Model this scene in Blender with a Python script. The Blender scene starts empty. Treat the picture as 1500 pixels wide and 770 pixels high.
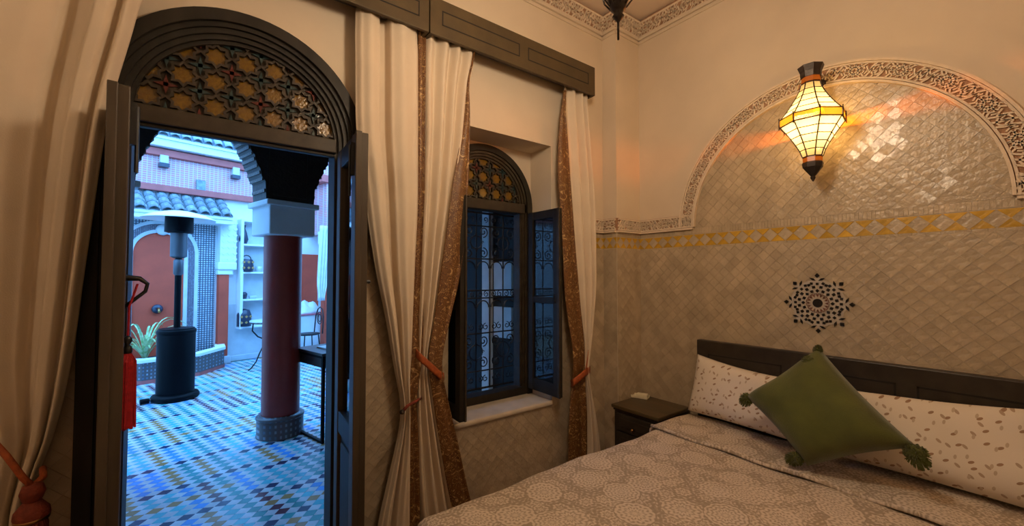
import bpy, bmesh, math, random
from math import sin, cos, tan, pi, radians, sqrt, atan2, hypot, floor as mfloor
from mathutils import Vector, Matrix
random.seed(11)
SC = bpy.context.scene
COL = SC.collection

# ------------------------------------------------------------------ camera, world, exposure
F_PX, CX, CY = 604.0, 750.0, 385.0
YAW, PITCH, EYE = radians(36.9), radians(1.71), Vector((0, 0, 1.5))
cam = bpy.data.cameras.new('camera'); cam_o = bpy.data.objects.new('camera', cam); COL.objects.link(cam_o)
cam.sensor_fit = 'HORIZONTAL'; cam.sensor_width = 36.0; cam.lens = 36.0 * F_PX / 1500.0; cam.clip_start = 0.02; cam.clip_end = 200
cam_o.location = EYE; cam_o.rotation_euler = (pi / 2 + PITCH, 0, -YAW)
SC.camera = cam_o

W = bpy.data.worlds.new('dusk_sky'); SC.world = W; W.use_nodes = True
bg = W.node_tree.nodes['Background']
bg.inputs[0].default_value = (0.155, 0.46, 1.0, 1); bg.inputs[1].default_value = 7.8

SC.view_settings.view_transform = 'Standard'; SC.view_settings.look = 'None'
SC.view_settings.gamma = 1.0; SC.view_settings.use_curve_mapping = False
SC.view_settings.exposure = 0.0
SC.cycles.use_denoising = True
SC.cycles.max_bounces = 8; SC.cycles.transparent_max_bounces = 16
SC.cycles.sample_clamp_indirect = 4.0
SC.cycles.caustics_reflective = False; SC.cycles.caustics_refractive = False

LAMP_CEIL, LAMP_SCONCE, LAMP_FILL = 96.0, 15.0, 24.0
WARM = (1.0, 0.81, 0.60)

FWD = Vector((sin(YAW) * cos(PITCH), cos(YAW) * cos(PITCH), sin(PITCH)))
RIGHT = Vector((cos(YAW), -sin(YAW), 0)); UP = RIGHT.cross(FWD)
def ray(u, v): return FWD + RIGHT * ((u - CX) / F_PX) - UP * ((v - CY) / F_PX)
def at(u, v, Y):                      # point of the plane y = Y seen at a place of the photograph
    d = ray(u, v); return EYE + d * (Y / d.y)
def atx(u, v, X):
    d = ray(u, v); return EYE + d * (X / d.x)
def on_floor(u, v, z=0.0):
    d = ray(u, v); return EYE + d * ((z - EYE.z) / d.z)
def proj(P):
    r = Vector(P) - EYE; k = r.dot(FWD)
    if k < 0.05: return None
    return CX + F_PX * r.dot(RIGHT) / k, CY - F_PX * r.dot(UP) / k

# ------------------------------------------------------------------ materials
def new_mat(name):
    m = bpy.data.materials.new(name); m.use_nodes = True
    nt = m.node_tree; return m, nt, nt.nodes['Principled BSDF']
def M(name, col, rough=0.5, metal=0.0, var=0.0, vs=12, bump=0.0, bs=60, rnd=0.0, coat=0.0, col2=None, stretch=None):
    m, nt, p = new_mat(name); N, L = nt.nodes, nt.links
    p.inputs['Base Color'].default_value = (*col, 1); p.inputs['Roughness'].default_value = rough
    p.inputs['Metallic'].default_value = metal; p.inputs['Coat Weight'].default_value = coat
    src = None
    tc = N.new('ShaderNodeTexCoord')
    vec = tc.outputs['Object']
    if stretch:
        mp = N.new('ShaderNodeMapping'); mp.inputs['Scale'].default_value = stretch
        L.new(vec, mp.inputs['Vector']); vec = mp.outputs[0]
    if var or col2:
        n = N.new('ShaderNodeTexNoise'); n.inputs['Scale'].default_value = vs; n.inputs['Detail'].default_value = 5
        L.new(vec, n.inputs['Vector'])
        r = N.new('ShaderNodeValToRGB'); c2 = col2 or tuple(max(0, c * (1 - var)) for c in col)
        c1 = col if col2 else tuple(min(1, c * (1 + var * .5)) for c in col)
        r.color_ramp.elements[0].position = .3; r.color_ramp.elements[1].position = .7
        r.color_ramp.elements[0].color = (*c2, 1); r.color_ramp.elements[1].color = (*c1, 1)
        L.new(n.outputs['Fac'], r.inputs['Fac']); src = r.outputs['Color']
    if rnd:
        oi = N.new('ShaderNodeObjectInfo'); ge = N.new('ShaderNodeNewGeometry')
        a = N.new('ShaderNodeMath'); a.operation = 'ADD'
        L.new(oi.outputs['Random'], a.inputs[0]); L.new(ge.outputs['Random Per Island'], a.inputs[1])
        fr = N.new('ShaderNodeMath'); fr.operation = 'FRACT'; L.new(a.outputs[0], fr.inputs[0])
        mr = N.new('ShaderNodeMapRange'); mr.inputs['To Min'].default_value = 1 - rnd; mr.inputs['To Max'].default_value = 1 + rnd
        L.new(fr.outputs[0], mr.inputs['Value'])
        hs = N.new('ShaderNodeHueSaturation')
        if src: L.new(src, hs.inputs['Color'])
        else: hs.inputs['Color'].default_value = (*col, 1)
        L.new(mr.outputs[0], hs.inputs['Value']); src = hs.outputs['Color']
    if src: L.new(src, p.inputs['Base Color'])
    if bump:
        n2 = N.new('ShaderNodeTexNoise'); n2.inputs['Scale'].default_value = bs; n2.inputs['Detail'].default_value = 4
        L.new(vec, n2.inputs['Vector'])
        b = N.new('ShaderNodeBump'); b.inputs['Strength'].default_value = bump; b.inputs['Distance'].default_value = 0.01
        L.new(n2.outputs['Fac'], b.inputs['Height']); L.new(b.outputs[0], p.inputs['Normal'])
    return m
def glass_mat(name, tcol, lcol, mixf, gloss=True):
    """coloured pane: part lets the bulb through, part scatters it"""
    m, nt, p = new_mat(name); N, L = nt.nodes, nt.links
    N.remove(p); out = N['Material Output']
    t = N.new('ShaderNodeBsdfTransparent'); t.inputs[0].default_value = (*tcol, 1)
    l = N.new('ShaderNodeBsdfTranslucent'); l.inputs[0].default_value = (*lcol, 1)
    mx = N.new('ShaderNodeMixShader'); mx.inputs[0].default_value = mixf
    L.new(t.outputs[0], mx.inputs[1]); L.new(l.outputs[0], mx.inputs[2])
    g = N.new('ShaderNodeBsdfGlossy'); g.inputs['Roughness'].default_value = .15
    m2 = N.new('ShaderNodeMixShader'); m2.inputs[0].default_value = .06 if gloss else 0
    L.new(mx.outputs[0], m2.inputs[1]); L.new(g.outputs[0], m2.inputs[2])
    L.new(m2.outputs[0], out.inputs['Surface']); return m

MT = {}
MT['plaster'] = M('cream_plaster', (.74, .62, .47), .8, var=.06, vs=3, bump=.08, bs=25)
MT['plaster_white'] = M('white_reveal_plaster', (.74, .66, .56), .8, var=.05, vs=4, bump=.06, bs=25)
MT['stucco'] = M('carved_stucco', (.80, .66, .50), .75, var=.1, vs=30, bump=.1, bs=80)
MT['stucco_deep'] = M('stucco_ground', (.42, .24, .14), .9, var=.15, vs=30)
MT['zellige'] = M('beige_zellige', (.50, .40, .275), .26, var=.20, vs=7, bump=.5, bs=42, rnd=.085, coat=.15)
MT['grout'] = M('tile_grout', (.56, .48, .36), .7, var=.1, vs=30)
MT['yellow'] = M('yellow_zellige', (.56, .33, .035), .25, var=.2, vs=25, bump=.2, bs=40, rnd=.18, coat=.3)
MT['wood'] = M('dark_stained_wood', (.019, .015, .010), .55, var=.4, vs=18, bump=.08, bs=40, stretch=(1, 1, .12))
MT['leaf_wood'] = M('lit_brown_leaf_wood', (.062, .045, .027), .5, var=.35, vs=18, bump=.08, bs=40, stretch=(1, 1, .12))  # warm light on the leaf edges put into this lighter brown
MT['wood_in'] = M('olive_brown_valance_paint', (.070, .047, .021), .5, var=.25, vs=6, bump=.05, bs=60)
MT['wood_groove'] = M('black_groove_line', (.005, .004, .003), .8)
MT['fret'] = M('fretwork_wood', (.040, .029, .017), .5, var=.35, vs=20, bump=.06, bs=40)
MT['amber'] = M('amber_glass', (.155, .078, .004), .16, var=.3, vs=60, bump=.35, bs=70, coat=.4)
MT['maroon_glass'] = M('maroon_glass', (.10, .018, .014), .15, bump=.2, bs=70)
MT['teal_glass'] = M('dark_teal_glass', (.020, .045, .050), .15, bump=.2, bs=70)
MT['iron'] = M('black_wrought_iron', (.012, .012, .013), .45, metal=.3, bump=.1, bs=80)
MT['bronze'] = M('dark_bronze_metal', (.040, .030, .024), .42, metal=.5, bump=.15, bs=90)
MT['curtain'] = M('cream_linen_curtain', (.72, .60, .455), .9, var=.07, vs=5, bump=.12, bs=260)
MT['bed_wood'] = M('near_black_bed_wood', (.038, .029, .021), .38, var=.3, vs=15, bump=.05, bs=40)
MT['stand_wood'] = M('nightstand_wood', (.085, .058, .026), .33, var=.4, vs=20, bump=.05, bs=40, stretch=(1, .12, 1))
MT['mattress'] = M('white_mattress', (.7, .66, .6), .9, bump=.05, bs=100)
MT['green'] = M('moss_green_velvet', (.078, .088, .010), .85, var=.25, vs=9, bump=.25, bs=180)
MT['green'].node_tree.nodes['Principled BSDF'].inputs['Sheen Weight'].default_value = .25
MT['sill'] = M('pale_stone_sill', (.66, .57, .45), .45, var=.15, vs=9, bump=.1, bs=30)
MT['orange'] = M('burnt_orange_cord', (.40, .085, .018), .7, var=.3, vs=60, bump=.3, bs=150)
MT['red_tassel'] = M('scarlet_thread', (.42, .008, .015), .75, var=.3, vs=80, bump=.3, bs=200)
MT['rust'] = M('rust_red_tassel_thread', (.20, .030, .012), .75, var=.3, vs=60, bump=.35, bs=160)
MT['plastic'] = M('cream_plastic', (.80, .72, .52), .4)
MT['brass'] = M('brass_knob', (.42, .24, .09), .35, metal=1.0)
MT['black_tile'] = M('black_mosaic', (.010, .009, .010), .25, rnd=.2)
MT['brown_tile'] = M('brown_mosaic', (.13, .045, .025), .3, rnd=.3)
MT['pale_tile'] = M('pale_mosaic_ground', (.52, .45, .37), .35, var=.1, vs=60)
MT['floor_room'] = M('terracotta_room_floor', (.22, .13, .085), .4, var=.25, vs=5)
MT['ceiling'] = M('cream_ceiling', (.74, .60, .46), .85, var=.05, vs=2)
# courtyard
MT['c_white'] = M('limewash_white', (.80, .82, .84), .8, var=.06, vs=4, bump=.1, bs=20)
MT['c_grey'] = M('grey_tadelakt_wainscot', (.58, .61, .63), .6, var=.12, vs=6)
MT['c_red'] = M('red_tadelakt', (.33, .030, .016), .38, var=.16, vs=5, bump=.06, bs=20)
MT['c_redwall'] = M('terracotta_red_wall', (.60, .070, .028), .6, var=.14, vs=4, bump=.06, bs=25)
MT['c_redwood'] = M('red_painted_beam', (.50, .11, .095), .6, var=.15, vs=9)
MT['cedar'] = M('carved_cedar', (.035, .022, .014), .55, var=.5, vs=25, bump=.4, bs=45)
MT['cedar_lit'] = M('daylit_cedar', (.16, .12, .10), .6, var=.5, vs=30, bump=.4, bs=50)  # paler cedar copy, daylight on the carved bracket put into its colour
MT['roof_tile'] = M('glazed_roof_tile', (.25, .31, .35), .32, var=.45, vs=20, rnd=.15)
MT['dark_partition'] = M('dark_partition_wood', (.012, .010, .009), .7, var=.3, vs=12)  # near black for the added screen outside the window
MT['heater'] = M('black_heater_enamel', (.004, .004, .005), .45, bump=.02)
MT['heater'].node_tree.nodes['Principled BSDF'].inputs['Specular IOR Level'].default_value = .08
MT['steel'] = M('brushed_steel', (.12, .12, .13), .45, metal=.8)
MT['dome'] = M('aluminium_reflector', (.85, .85, .86), .4, metal=.2)
MT['leaf'] = M('variegated_leaf', (.22, .40, .10), .5, col2=(.62, .70, .42), vs=9, stretch=(1, 1, 3))
MT['soil'] = M('potting_soil', (.02, .016, .012), .9)
MT['cloth_white'] = M('white_cotton', (.74, .75, .76), .9, var=.08, vs=9)
MT['cloth_pink'] = M('pink_cloth', (.60, .16, .20), .9)
MT['table_dark'] = M('dark_console_wood', (.035, .025, .022), .35, var=.3, vs=12)
MT['vase'] = M('dark_glazed_pottery', (.03, .035, .06), .3)
MT['pot_light'] = M('pale_pottery', (.55, .6, .62), .4)
FT = {'white': (.64, .66, .70), 'turq': (.10, .52, .60), 'blue': (.08, .34, .80), 'navy': (.025, .05, .12),
      'ochre': (.44, .24, .085), 'maroon': (.13, .035, .05), 'teal': (.05, .32, .33)}
for k, c in FT.items(): MT['ft_' + k] = M('floor_zellige_' + k, c, .22, var=.12, vs=30, bump=.06, bs=30, rnd=.12)

for k in ('wood', 'leaf_wood', 'fret', 'bed_wood', 'wood_in'): MT[k].node_tree.nodes['Principled BSDF'].inputs['Specular IOR Level'].default_value = .28
def mosaic_mat(name, base, line, scale, row=.5, mortar=.06, spot=None):
    m, nt, p = new_mat(name); N, L = nt.nodes, nt.links
    tc = N.new('ShaderNodeTexCoord'); mp = N.new('ShaderNodeMapping'); mp.inputs['Rotation'].default_value = (pi / 2, 0, 0)
    L.new(tc.outputs['Object'], mp.inputs['Vector'])
    b = N.new('ShaderNodeTexBrick'); b.offset = 0.0; b.inputs['Scale'].default_value = scale
    b.inputs['Color1'].default_value = (*base, 1); b.inputs['Color2'].default_value = (*(spot or base), 1)
    b.inputs['Mortar'].default_value = (*line, 1); b.inputs['Mortar Size'].default_value = mortar
    b.inputs['Brick Width'].default_value = .5; b.inputs['Row Height'].default_value = row
    L.new(mp.outputs[0], b.inputs['Vector']); L.new(b.outputs['Color'], p.inputs['Base Color'])
    p.inputs['Roughness'].default_value = .35; return m
MT['mos_grid'] = mosaic_mat('navy_and_white_mosaic', (.58, .62, .66), (.05, .06, .10), 14, .5, .09, (.36, .44, .50))
MT['mos_dense'] = mosaic_mat('small_diaper_mosaic', (.42, .46, .52), (.10, .09, .12), 24, .5, .13, (.20, .16, .20))
MT['pink_brick'] = mosaic_mat('pink_patterned_brick', (.70, .19, .17), (.60, .45, .48), 9, .30, .05, (.50, .22, .26))
MT['planter_tile'] = mosaic_mat('planter_mosaic', (.30, .33, .36), (.10, .08, .08), 12, .6, .16, (.08, .12, .18))

def quilt_mat():
    m, nt, p = new_mat('medallion_printed_quilt'); N, L = nt.nodes, nt.links
    tc = N.new('ShaderNodeTexCoord'); mp = N.new('ShaderNodeMapping'); mp.inputs['Scale'].default_value = (5.2, 5.2, 0)
    L.new(tc.outputs['Object'], mp.inputs['Vector'])
    v = N.new('ShaderNodeTexVoronoi'); v.voronoi_dimensions = '2D'; v.inputs['Scale'].default_value = 1.0; v.inputs['Randomness'].default_value = .75
    L.new(mp.outputs[0], v.inputs['Vector'])
    sub = N.new('ShaderNodeVectorMath'); sub.operation = 'SUBTRACT'; L.new(mp.outputs[0], sub.inputs[0]); L.new(v.outputs['Position'], sub.inputs[1])
    sx = N.new('ShaderNodeSeparateXYZ'); L.new(sub.outputs[0], sx.inputs[0])
    an = N.new('ShaderNodeMath'); an.operation = 'ARCTAN2'; L.new(sx.outputs[1], an.inputs[0]); L.new(sx.outputs[0], an.inputs[1])
    def mth(op, a, b=None, c=None):
        n = N.new('ShaderNodeMath'); n.operation = op
        for i, q in enumerate((a, b, c)):
            if q is None: continue
            if isinstance(q, (int, float)): n.inputs[i].default_value = q
            else: L.new(q, n.inputs[i])
        return n.outputs[0]
    def medallion(vor, vec, k1, k2, petals):
        sub = N.new('ShaderNodeVectorMath'); sub.operation = 'SUBTRACT'; L.new(vec, sub.inputs[0]); L.new(vor.outputs['Position'], sub.inputs[1])
        sx = N.new('ShaderNodeSeparateXYZ'); L.new(sub.outputs[0], sx.inputs[0])
        an = mth('ARCTAN2', sx.outputs[1], sx.outputs[0]); r = vor.outputs['Distance']
        cs = N.new('ShaderNodeSeparateColor'); L.new(vor.outputs['Color'], cs.inputs[0])
        kk = mth('ADD', k1 * .8, mth('MULTIPLY', cs.outputs[0], k1 * .45))
        rings = mth('SINE', mth('ADD', mth('MULTIPLY', r, kk), mth('MULTIPLY', mth('SINE', mth('MULTIPLY', an, petals)), 1.3)))
        rad = mth('MULTIPLY', mth('SINE', mth('MULTIPLY', an, petals * 2.0)), mth('SINE', mth('MULTIPLY', r, k2)))
        return r, mth('ADD', mth('MULTIPLY', rings, .55), mth('MULTIPLY', rad, .55))
    r, tot = medallion(v, mp.outputs[0], 58.0, 26.0, 10.0)
    mp2 = N.new('ShaderNodeMapping'); mp2.inputs['Scale'].default_value = (2.3, 2.3, 0); mp2.inputs['Location'].default_value = (.37, .81, 0); L.new(mp.outputs[0], mp2.inputs['Vector'])
    vb = N.new('ShaderNodeTexVoronoi'); vb.voronoi_dimensions = '2D'; vb.inputs['Scale'].default_value = 1.0; vb.inputs['Randomness'].default_value = .8; L.new(mp2.outputs[0], vb.inputs['Vector'])
    r2, tot2 = medallion(vb, mp2.outputs[0], 26.0, 12.0, 6.0)
    gap = mth('MULTIPLY', mth('GREATER_THAN', r2, .40), -.5)
    rim = mth('MULTIPLY', mth('COMPARE', r, .43, .02), -.9)
    outm = mth('GREATER_THAN', r, .44)
    mixv = N.new('ShaderNodeMix'); mixv.data_type = 'FLOAT'; L.new(outm, mixv.inputs[0]); L.new(mth('ADD', mth('ADD', tot, .25), rim), mixv.inputs[2]); L.new(mth('ADD', tot2, gap), mixv.inputs[3])
    nb = N.new('ShaderNodeTexNoise'); nb.inputs['Scale'].default_value = 1.6; L.new(mp.outputs[0], nb.inputs['Vector'])
    tt = mth('ADD', mixv.outputs[0], mth('MULTIPLY', mth('SUBTRACT', nb.outputs['Fac'], .5), 1.2))
    rp = N.new('ShaderNodeValToRGB'); rp.color_ramp.elements[0].position = 0; rp.color_ramp.elements[1].position = 1
    mr = N.new('ShaderNodeMapRange'); mr.inputs['From Min'].default_value = -1; mr.inputs['From Max'].default_value = 1
    L.new(tt, mr.inputs['Value']); L.new(mr.outputs[0], rp.inputs['Fac'])
    rp.color_ramp.elements[0].color = (.37, .295, .22, 1); rp.color_ramp.elements[1].color = (.72, .615, .51, 1)
    e = rp.color_ramp.elements.new(.42); e.color = (.45, .365, .28, 1)
    e = rp.color_ramp.elements.new(.56); e.color = (.62, .52, .42, 1)
    L.new(rp.outputs['Color'], p.inputs['Base Color']); p.inputs['Roughness'].default_value = .9
    n3 = N.new('ShaderNodeTexNoise'); n3.inputs['Scale'].default_value = 6; L.new(tc.outputs['Object'], n3.inputs['Vector'])
    b = N.new('ShaderNodeBump'); b.inputs['Strength'].default_value = .25; b.inputs['Distance'].default_value = .03
    L.new(n3.outputs['Fac'], b.inputs['Height']); L.new(b.outputs[0], p.inputs['Normal'])
    return m
MT['quilt'] = quilt_mat()

def leaf_print_mat():
    m, nt, p = new_mat('leaf_sprig_print_cotton'); N, L = nt.nodes, nt.links
    tc = N.new('ShaderNodeTexCoord')
    base = (.74, .655, .56, 1)
    last = None
    for k, (sc, st, rot, col) in enumerate((((1.0, 2.0, 1), 11, .5, (.34, .21, .13, 1)), ((1.0, 2.0, 1), 10, -.7, (.44, .32, .23, 1)), ((1.0, 1.8, 1), 12, 1.4, (.52, .41, .31, 1)))):
        sp = N.new('ShaderNodeSeparateXYZ'); cb = N.new('ShaderNodeCombineXYZ'); L.new(tc.outputs['Object'], sp.inputs[0]); L.new(sp.outputs[1], cb.inputs[0]); L.new(sp.outputs[2], cb.inputs[1])
        m0 = N.new('ShaderNodeMapping'); m0.inputs['Rotation'].default_value = (0, 0, rot); m0.inputs['Location'].default_value = (k * 3.3, k * 1.7, 0); L.new(cb.outputs[0], m0.inputs['Vector'])
        mp = N.new('ShaderNodeMapping'); mp.inputs['Scale'].default_value = sc; L.new(m0.outputs[0], mp.inputs['Vector'])
        v = N.new('ShaderNodeTexVoronoi'); v.voronoi_dimensions = '2D'; v.inputs['Scale'].default_value = st; v.inputs['Randomness'].default_value = .75; L.new(mp.outputs[0], v.inputs['Vector'])
        lt = N.new('ShaderNodeMath'); lt.operation = 'LESS_THAN'; lt.inputs[1].default_value = (.11, .105, .105)[k]; L.new(v.outputs['Distance'], lt.inputs[0])
        mx = N.new('ShaderNodeMix'); mx.data_type = 'RGBA'; L.new(lt.outputs[0], mx.inputs[0])
        if last: L.new(last, mx.inputs[6])
        else: mx.inputs[6].default_value = base
        mx.inputs[7].default_value = col; last = mx.outputs[2]
    L.new(last, p.inputs['Base Color']); p.inputs['Roughness'].default_value = .9
    n3 = N.new('ShaderNodeTexNoise'); n3.inputs['Scale'].default_value = 5; L.new(tc.outputs['Object'], n3.inputs['Vector'])
    b = N.new('ShaderNodeBump'); b.inputs['Strength'].default_value = .3; b.inputs['Distance'].default_value = .04
    L.new(n3.outputs['Fac'], b.inputs['Height']); L.new(b.outputs[0], p.inputs['Normal'])
    return m
MT['pillow'] = leaf_print_mat()

def brocade_mat():
    m, nt, p = new_mat('rust_and_gold_brocade'); N, L = nt.nodes, nt.links
    tc = N.new('ShaderNodeTexCoord')
    n = N.new('ShaderNodeTexNoise'); n.inputs['Scale'].default_value = 17; n.inputs['Detail'].default_value = 2; n.inputs['Distortion'].default_value = 2.6
    L.new(tc.outputs['Object'], n.inputs['Vector'])
    r = N.new('ShaderNodeValToRGB'); E = r.color_ramp.elements
    E[0].position = .0; E[0].color = (.05, .014, .004, 1); E[1].position = 1; E[1].color = (.42, .25, .09, 1)
    for q, c in ((.38, (.15, .060, .010, 1)), (.50, (.07, .020, .004, 1)), (.525, (.42, .26, .095, 1)), (.55, (.085, .026, .005, 1)), (.62, (.15, .060, .011, 1)), (.66, (.45, .29, .12, 1))):
        e = E.new(q); e.color = c
    L.new(n.outputs['Fac'], r.inputs['Fac']); L.new(r.outputs['Color'], p.inputs['Base Color']); p.inputs['Roughness'].default_value = .55
    return m
MT['brocade'] = brocade_mat()
MT['lamp_white'] = glass_mat('white_lamp_glass', (1, .80, .50), (.27, .20, .095), .95)
MT['lamp_amber'] = glass_mat('amber_lamp_glass', (1, .24, .0), (1, .42, .03), .12)
MT['lamp_orange'] = glass_mat('orange_lamp_glass', (.5, .08, .01), (.30, .08, .008), .8)
MT['ceil_glass'] = glass_mat('ceiling_lamp_glass', (1, .96, .9), (1, .93, .84), .60)
MT['dim_glass'] = glass_mat('dimming_lamp_glass', (.90, .85, .78), (.8, .75, .66), .35)  # passes less light, dims what falls below the lanterns
MT['pane'] = M('dark_window_glass', (.012, .014, .018), .04, bump=.03, bs=6)
MT['pane'].node_tree.nodes['Principled BSDF'].inputs['Specular IOR Level'].default_value = .22
def clear_glass():
    m, nt, p = new_mat('clear_door_glass'); N, L = nt.nodes, nt.links
    N.remove(p); out = N['Material Output']
    t = N.new('ShaderNodeBsdfTransparent'); t.inputs[0].default_value = (.82, .86, .90, 1)
    g = N.new('ShaderNodeBsdfGlossy'); g.inputs['Roughness'].default_value = .04
    f = N.new('ShaderNodeFresnel'); f.inputs['IOR'].default_value = 1.5
    mx = N.new('ShaderNodeMixShader'); L.new(f.outputs[0], mx.inputs[0]); L.new(t.outputs[0], mx.inputs[1]); L.new(g.outputs[0], mx.inputs[2])
    L.new(mx.outputs[0], out.inputs['Surface']); return m
MT['clear'] = clear_glass()

# ------------------------------------------------------------------ mesh helpers
WL = {}
def link(name, me, loc=(0, 0, 0), parent=None):
    o = bpy.data.objects.new(name, me); COL.objects.link(o)
    loc = Vector(loc); WL[o.name] = loc
    if parent is not None: o.parent = parent; o.location = loc - WL[parent.name]
    else: o.location = loc
    return o
def tag(o, label=None, cat=None, group=None, kind=None):
    if label: o['label'] = label
    if cat: o['category'] = cat
    if group: o['group'] = group
    if kind: o['kind'] = kind
    return o
def thing(name, loc, label, cat, group=None, kind=None, parent=None):
    return tag(link(name, None, loc, parent), label, cat, group, kind)
class MB:
    def __init__(s): s.v, s.f, s.mi = [], [], []
    def add(s, vs, fs, mi=0):
        b = len(s.v); s.v += [Vector(p) for p in vs]; s.f += [tuple(i + b for i in f) for f in fs]; s.mi += [mi] * len(fs); return s
    def box(s, x0, x1, y0, y1, z0, z1, mi=0):
        return s.add([(x0, y0, z0), (x1, y0, z0), (x1, y1, z0), (x0, y1, z0), (x0, y0, z1), (x1, y0, z1), (x1, y1, z1), (x0, y1, z1)],
                     [(0, 3, 2, 1), (4, 5, 6, 7), (0, 1, 5, 4), (1, 2, 6, 5), (2, 3, 7, 6), (3, 0, 4, 7)], mi)
    def cbox(s, c, d, R=None, mi=0):
        hx, hy, hz = d[0] / 2, d[1] / 2, d[2] / 2; R = R or Matrix.Identity(3); c = Vector(c)
        vs = [c + R @ Vector(p) for p in ((-hx, -hy, -hz), (hx, -hy, -hz), (hx, hy, -hz), (-hx, hy, -hz), (-hx, -hy, hz), (hx, -hy, hz), (hx, hy, hz), (-hx, hy, hz))]
        return s.add(vs, [(0, 3, 2, 1), (4, 5, 6, 7), (0, 1, 5, 4), (1, 2, 6, 5), (2, 3, 7, 6), (3, 0, 4, 7)], mi)
    def prism(s, poly, fn, t0, t1, mi=0):
        n = len(poly); vs = [fn(a, b, t0) for a, b in poly] + [fn(a, b, t1) for a, b in poly]
        fs = [tuple(range(n))[::-1], tuple(range(n, 2 * n))] + [(i, (i + 1) % n, n + (i + 1) % n, n + i) for i in range(n)]
        return s.add(vs, fs, mi)
    def strip(s, outer, inner, fn, t0, t1, closed=False, mi=0):
        """ribbon of quads between two 2-D polylines, given thickness"""
        n = len(outer); m = n if closed else n - 1
        vs = [fn(a, b, t0) for a, b in outer] + [fn(a, b, t0) for a, b in inner] + [fn(a, b, t1) for a, b in outer] + [fn(a, b, t1) for a, b in inner]
        fs = []
        for i in range(m):
            j = (i + 1) % n
            fs += [(i, j, n + j, n + i), (2 * n + i, 3 * n + i, 3 * n + j, 2 * n + j), (i, 2 * n + i, 2 * n + j, j), (n + i, n + j, 3 * n + j, 3 * n + i)]
        if not closed: fs += [(0, n, 3 * n, 2 * n), (n - 1, 3 * n - 1, 4 * n - 1, 2 * n - 1)]
        return s.add(vs, fs, mi)
    def tube(s, pts, r, n=6, closed=False, mi=0):
        pts = [Vector(p) for p in pts]; k = len(pts); rs = r if isinstance(r, (list, tuple)) else [r] * k
        base = len(s.v); ref = None; vs = []
        for i, p in enumerate(pts):
            a = pts[(i - 1) % k] if (i or closed) else p; b = pts[(i + 1) % k] if (i < k - 1 or closed) else p
            t = (b - a); t = t.normalized() if t.length > 1e-9 else Vector((0, 0, 1))
            if ref is None: ref = t.orthogonal().normalized()
            ref = (ref - t * ref.dot(t)); ref = ref.normalized() if ref.length > 1e-6 else t.orthogonal().normalized()
            w = t.cross(ref)
            vs += [p + (ref * cos(2 * pi * j / n) + w * sin(2 * pi * j / n)) * rs[i] for j in range(n)]
        fs = [(i * n + j, i * n + (j + 1) % n, ((i + 1) % k) * n + (j + 1) % n, ((i + 1) % k) * n + j) for i in range(k if closed else k - 1) for j in range(n)]
        if not closed: fs += [tuple(range(n))[::-1], tuple(range((k - 1) * n, k * n))]
        return s.add(vs, fs, mi)
    def lathe(s, prof, c=(0, 0, 0), n=20, ang0=0.0, cap=True, mi=0):
        c = Vector(c); k = len(prof)
        vs = [c + Vector((r * cos(ang0 + 2 * pi * j / n), r * sin(ang0 + 2 * pi * j / n), z)) for r, z in prof for j in range(n)]
        fs = [(i * n + j, i * n + (j + 1) % n, (i + 1) * n + (j + 1) % n, (i + 1) * n + j) for i in range(k - 1) for j in range(n)]
        if cap: fs += [tuple(range(n))[::-1], tuple(range((k - 1) * n, k * n))]
        return s.add(vs, fs, mi)
    def grid(s, fn, nu, nv, mi=0):
        vs = [fn(i / nu, j / nv) for j in range(nv + 1) for i in range(nu + 1)]
        return s.add(vs, [(j * (nu + 1) + i, j * (nu + 1) + i + 1, (j + 1) * (nu + 1) + i + 1, (j + 1) * (nu + 1) + i) for j in range(nv) for i in range(nu)], mi)
    def mesh(s, name, mats, T=None, smooth=False, fix=True, center=True):
        vs = [(T @ p) if T else p for p in s.v]
        lo = [min(p[i] for p in vs) for i in range(3)]; hi = [max(p[i] for p in vs) for i in range(3)]
        c = Vector([(a + b) / 2 for a, b in zip(lo, hi)]) if center else Vector((0, 0, 0))
        me = bpy.data.meshes.new(name); me.from_pydata([p - c for p in vs], [], s.f)
        for m in (mats if isinstance(mats, (list, tuple)) else [mats]): me.materials.append(MT[m] if isinstance(m, str) else m)
        me.polygons.foreach_set('material_index', s.mi)
        if fix:
            bm = bmesh.new(); bm.from_mesh(me); bmesh.ops.recalc_face_normals(bm, faces=bm.faces); bm.to_mesh(me); bm.free()
        if smooth: me.polygons.foreach_set('use_smooth', [True] * len(me.polygons))
        me.update(); return me, c
    def build(s, name, mats, parent=None, T=None, smooth=False, bevel=0, solid=0, fix=True, auto=None, sub=0):
        me, c = s.mesh(name, mats, T, smooth or auto is not None, fix)
        o = link(name, me, c, parent)
        if auto is not None:
            try: me.set_sharp_from_angle(angle=radians(auto))
            except Exception: pass
        if solid: m = o.modifiers.new('thickness', 'SOLIDIFY'); m.thickness = solid; m.offset = 0
        if bevel: m = o.modifiers.new('edges', 'BEVEL'); m.width = bevel; m.segments = 2; m.limit_method = 'ANGLE'
        if sub: m = o.modifiers.new('smooth', 'SUBSURF'); m.levels = sub; m.render_levels = sub
        return o
def XZ(Y): return lambda a, b, t: Vector((a, Y + t, b))       # 2-D -> plane facing the room (t grows away)
def clip(poly, half):                                          # half: list of (nx,ny,d): keep nx*x+ny*y<=d
    for nx, ny, d in half:
        out = []
        for i in range(len(poly)):
            p, q = poly[i], poly[(i + 1) % len(poly)]
            a, b = nx * p[0] + ny * p[1] - d, nx * q[0] + ny * q[1] - d
            if a <= 0: out.append(p)
            if (a < 0 < b) or (b < 0 < a):
                t = a / (a - b); out.append((p[0] + (q[0] - p[0]) * t, p[1] + (q[1] - p[1]) * t))
        poly = out
        if len(poly) < 3: return []
    return poly
def rect(x0, x1, z0, z1): return [(-1, 0, -x0), (1, 0, x1), (0, -1, -z0), (0, 1, z1)]
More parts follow.
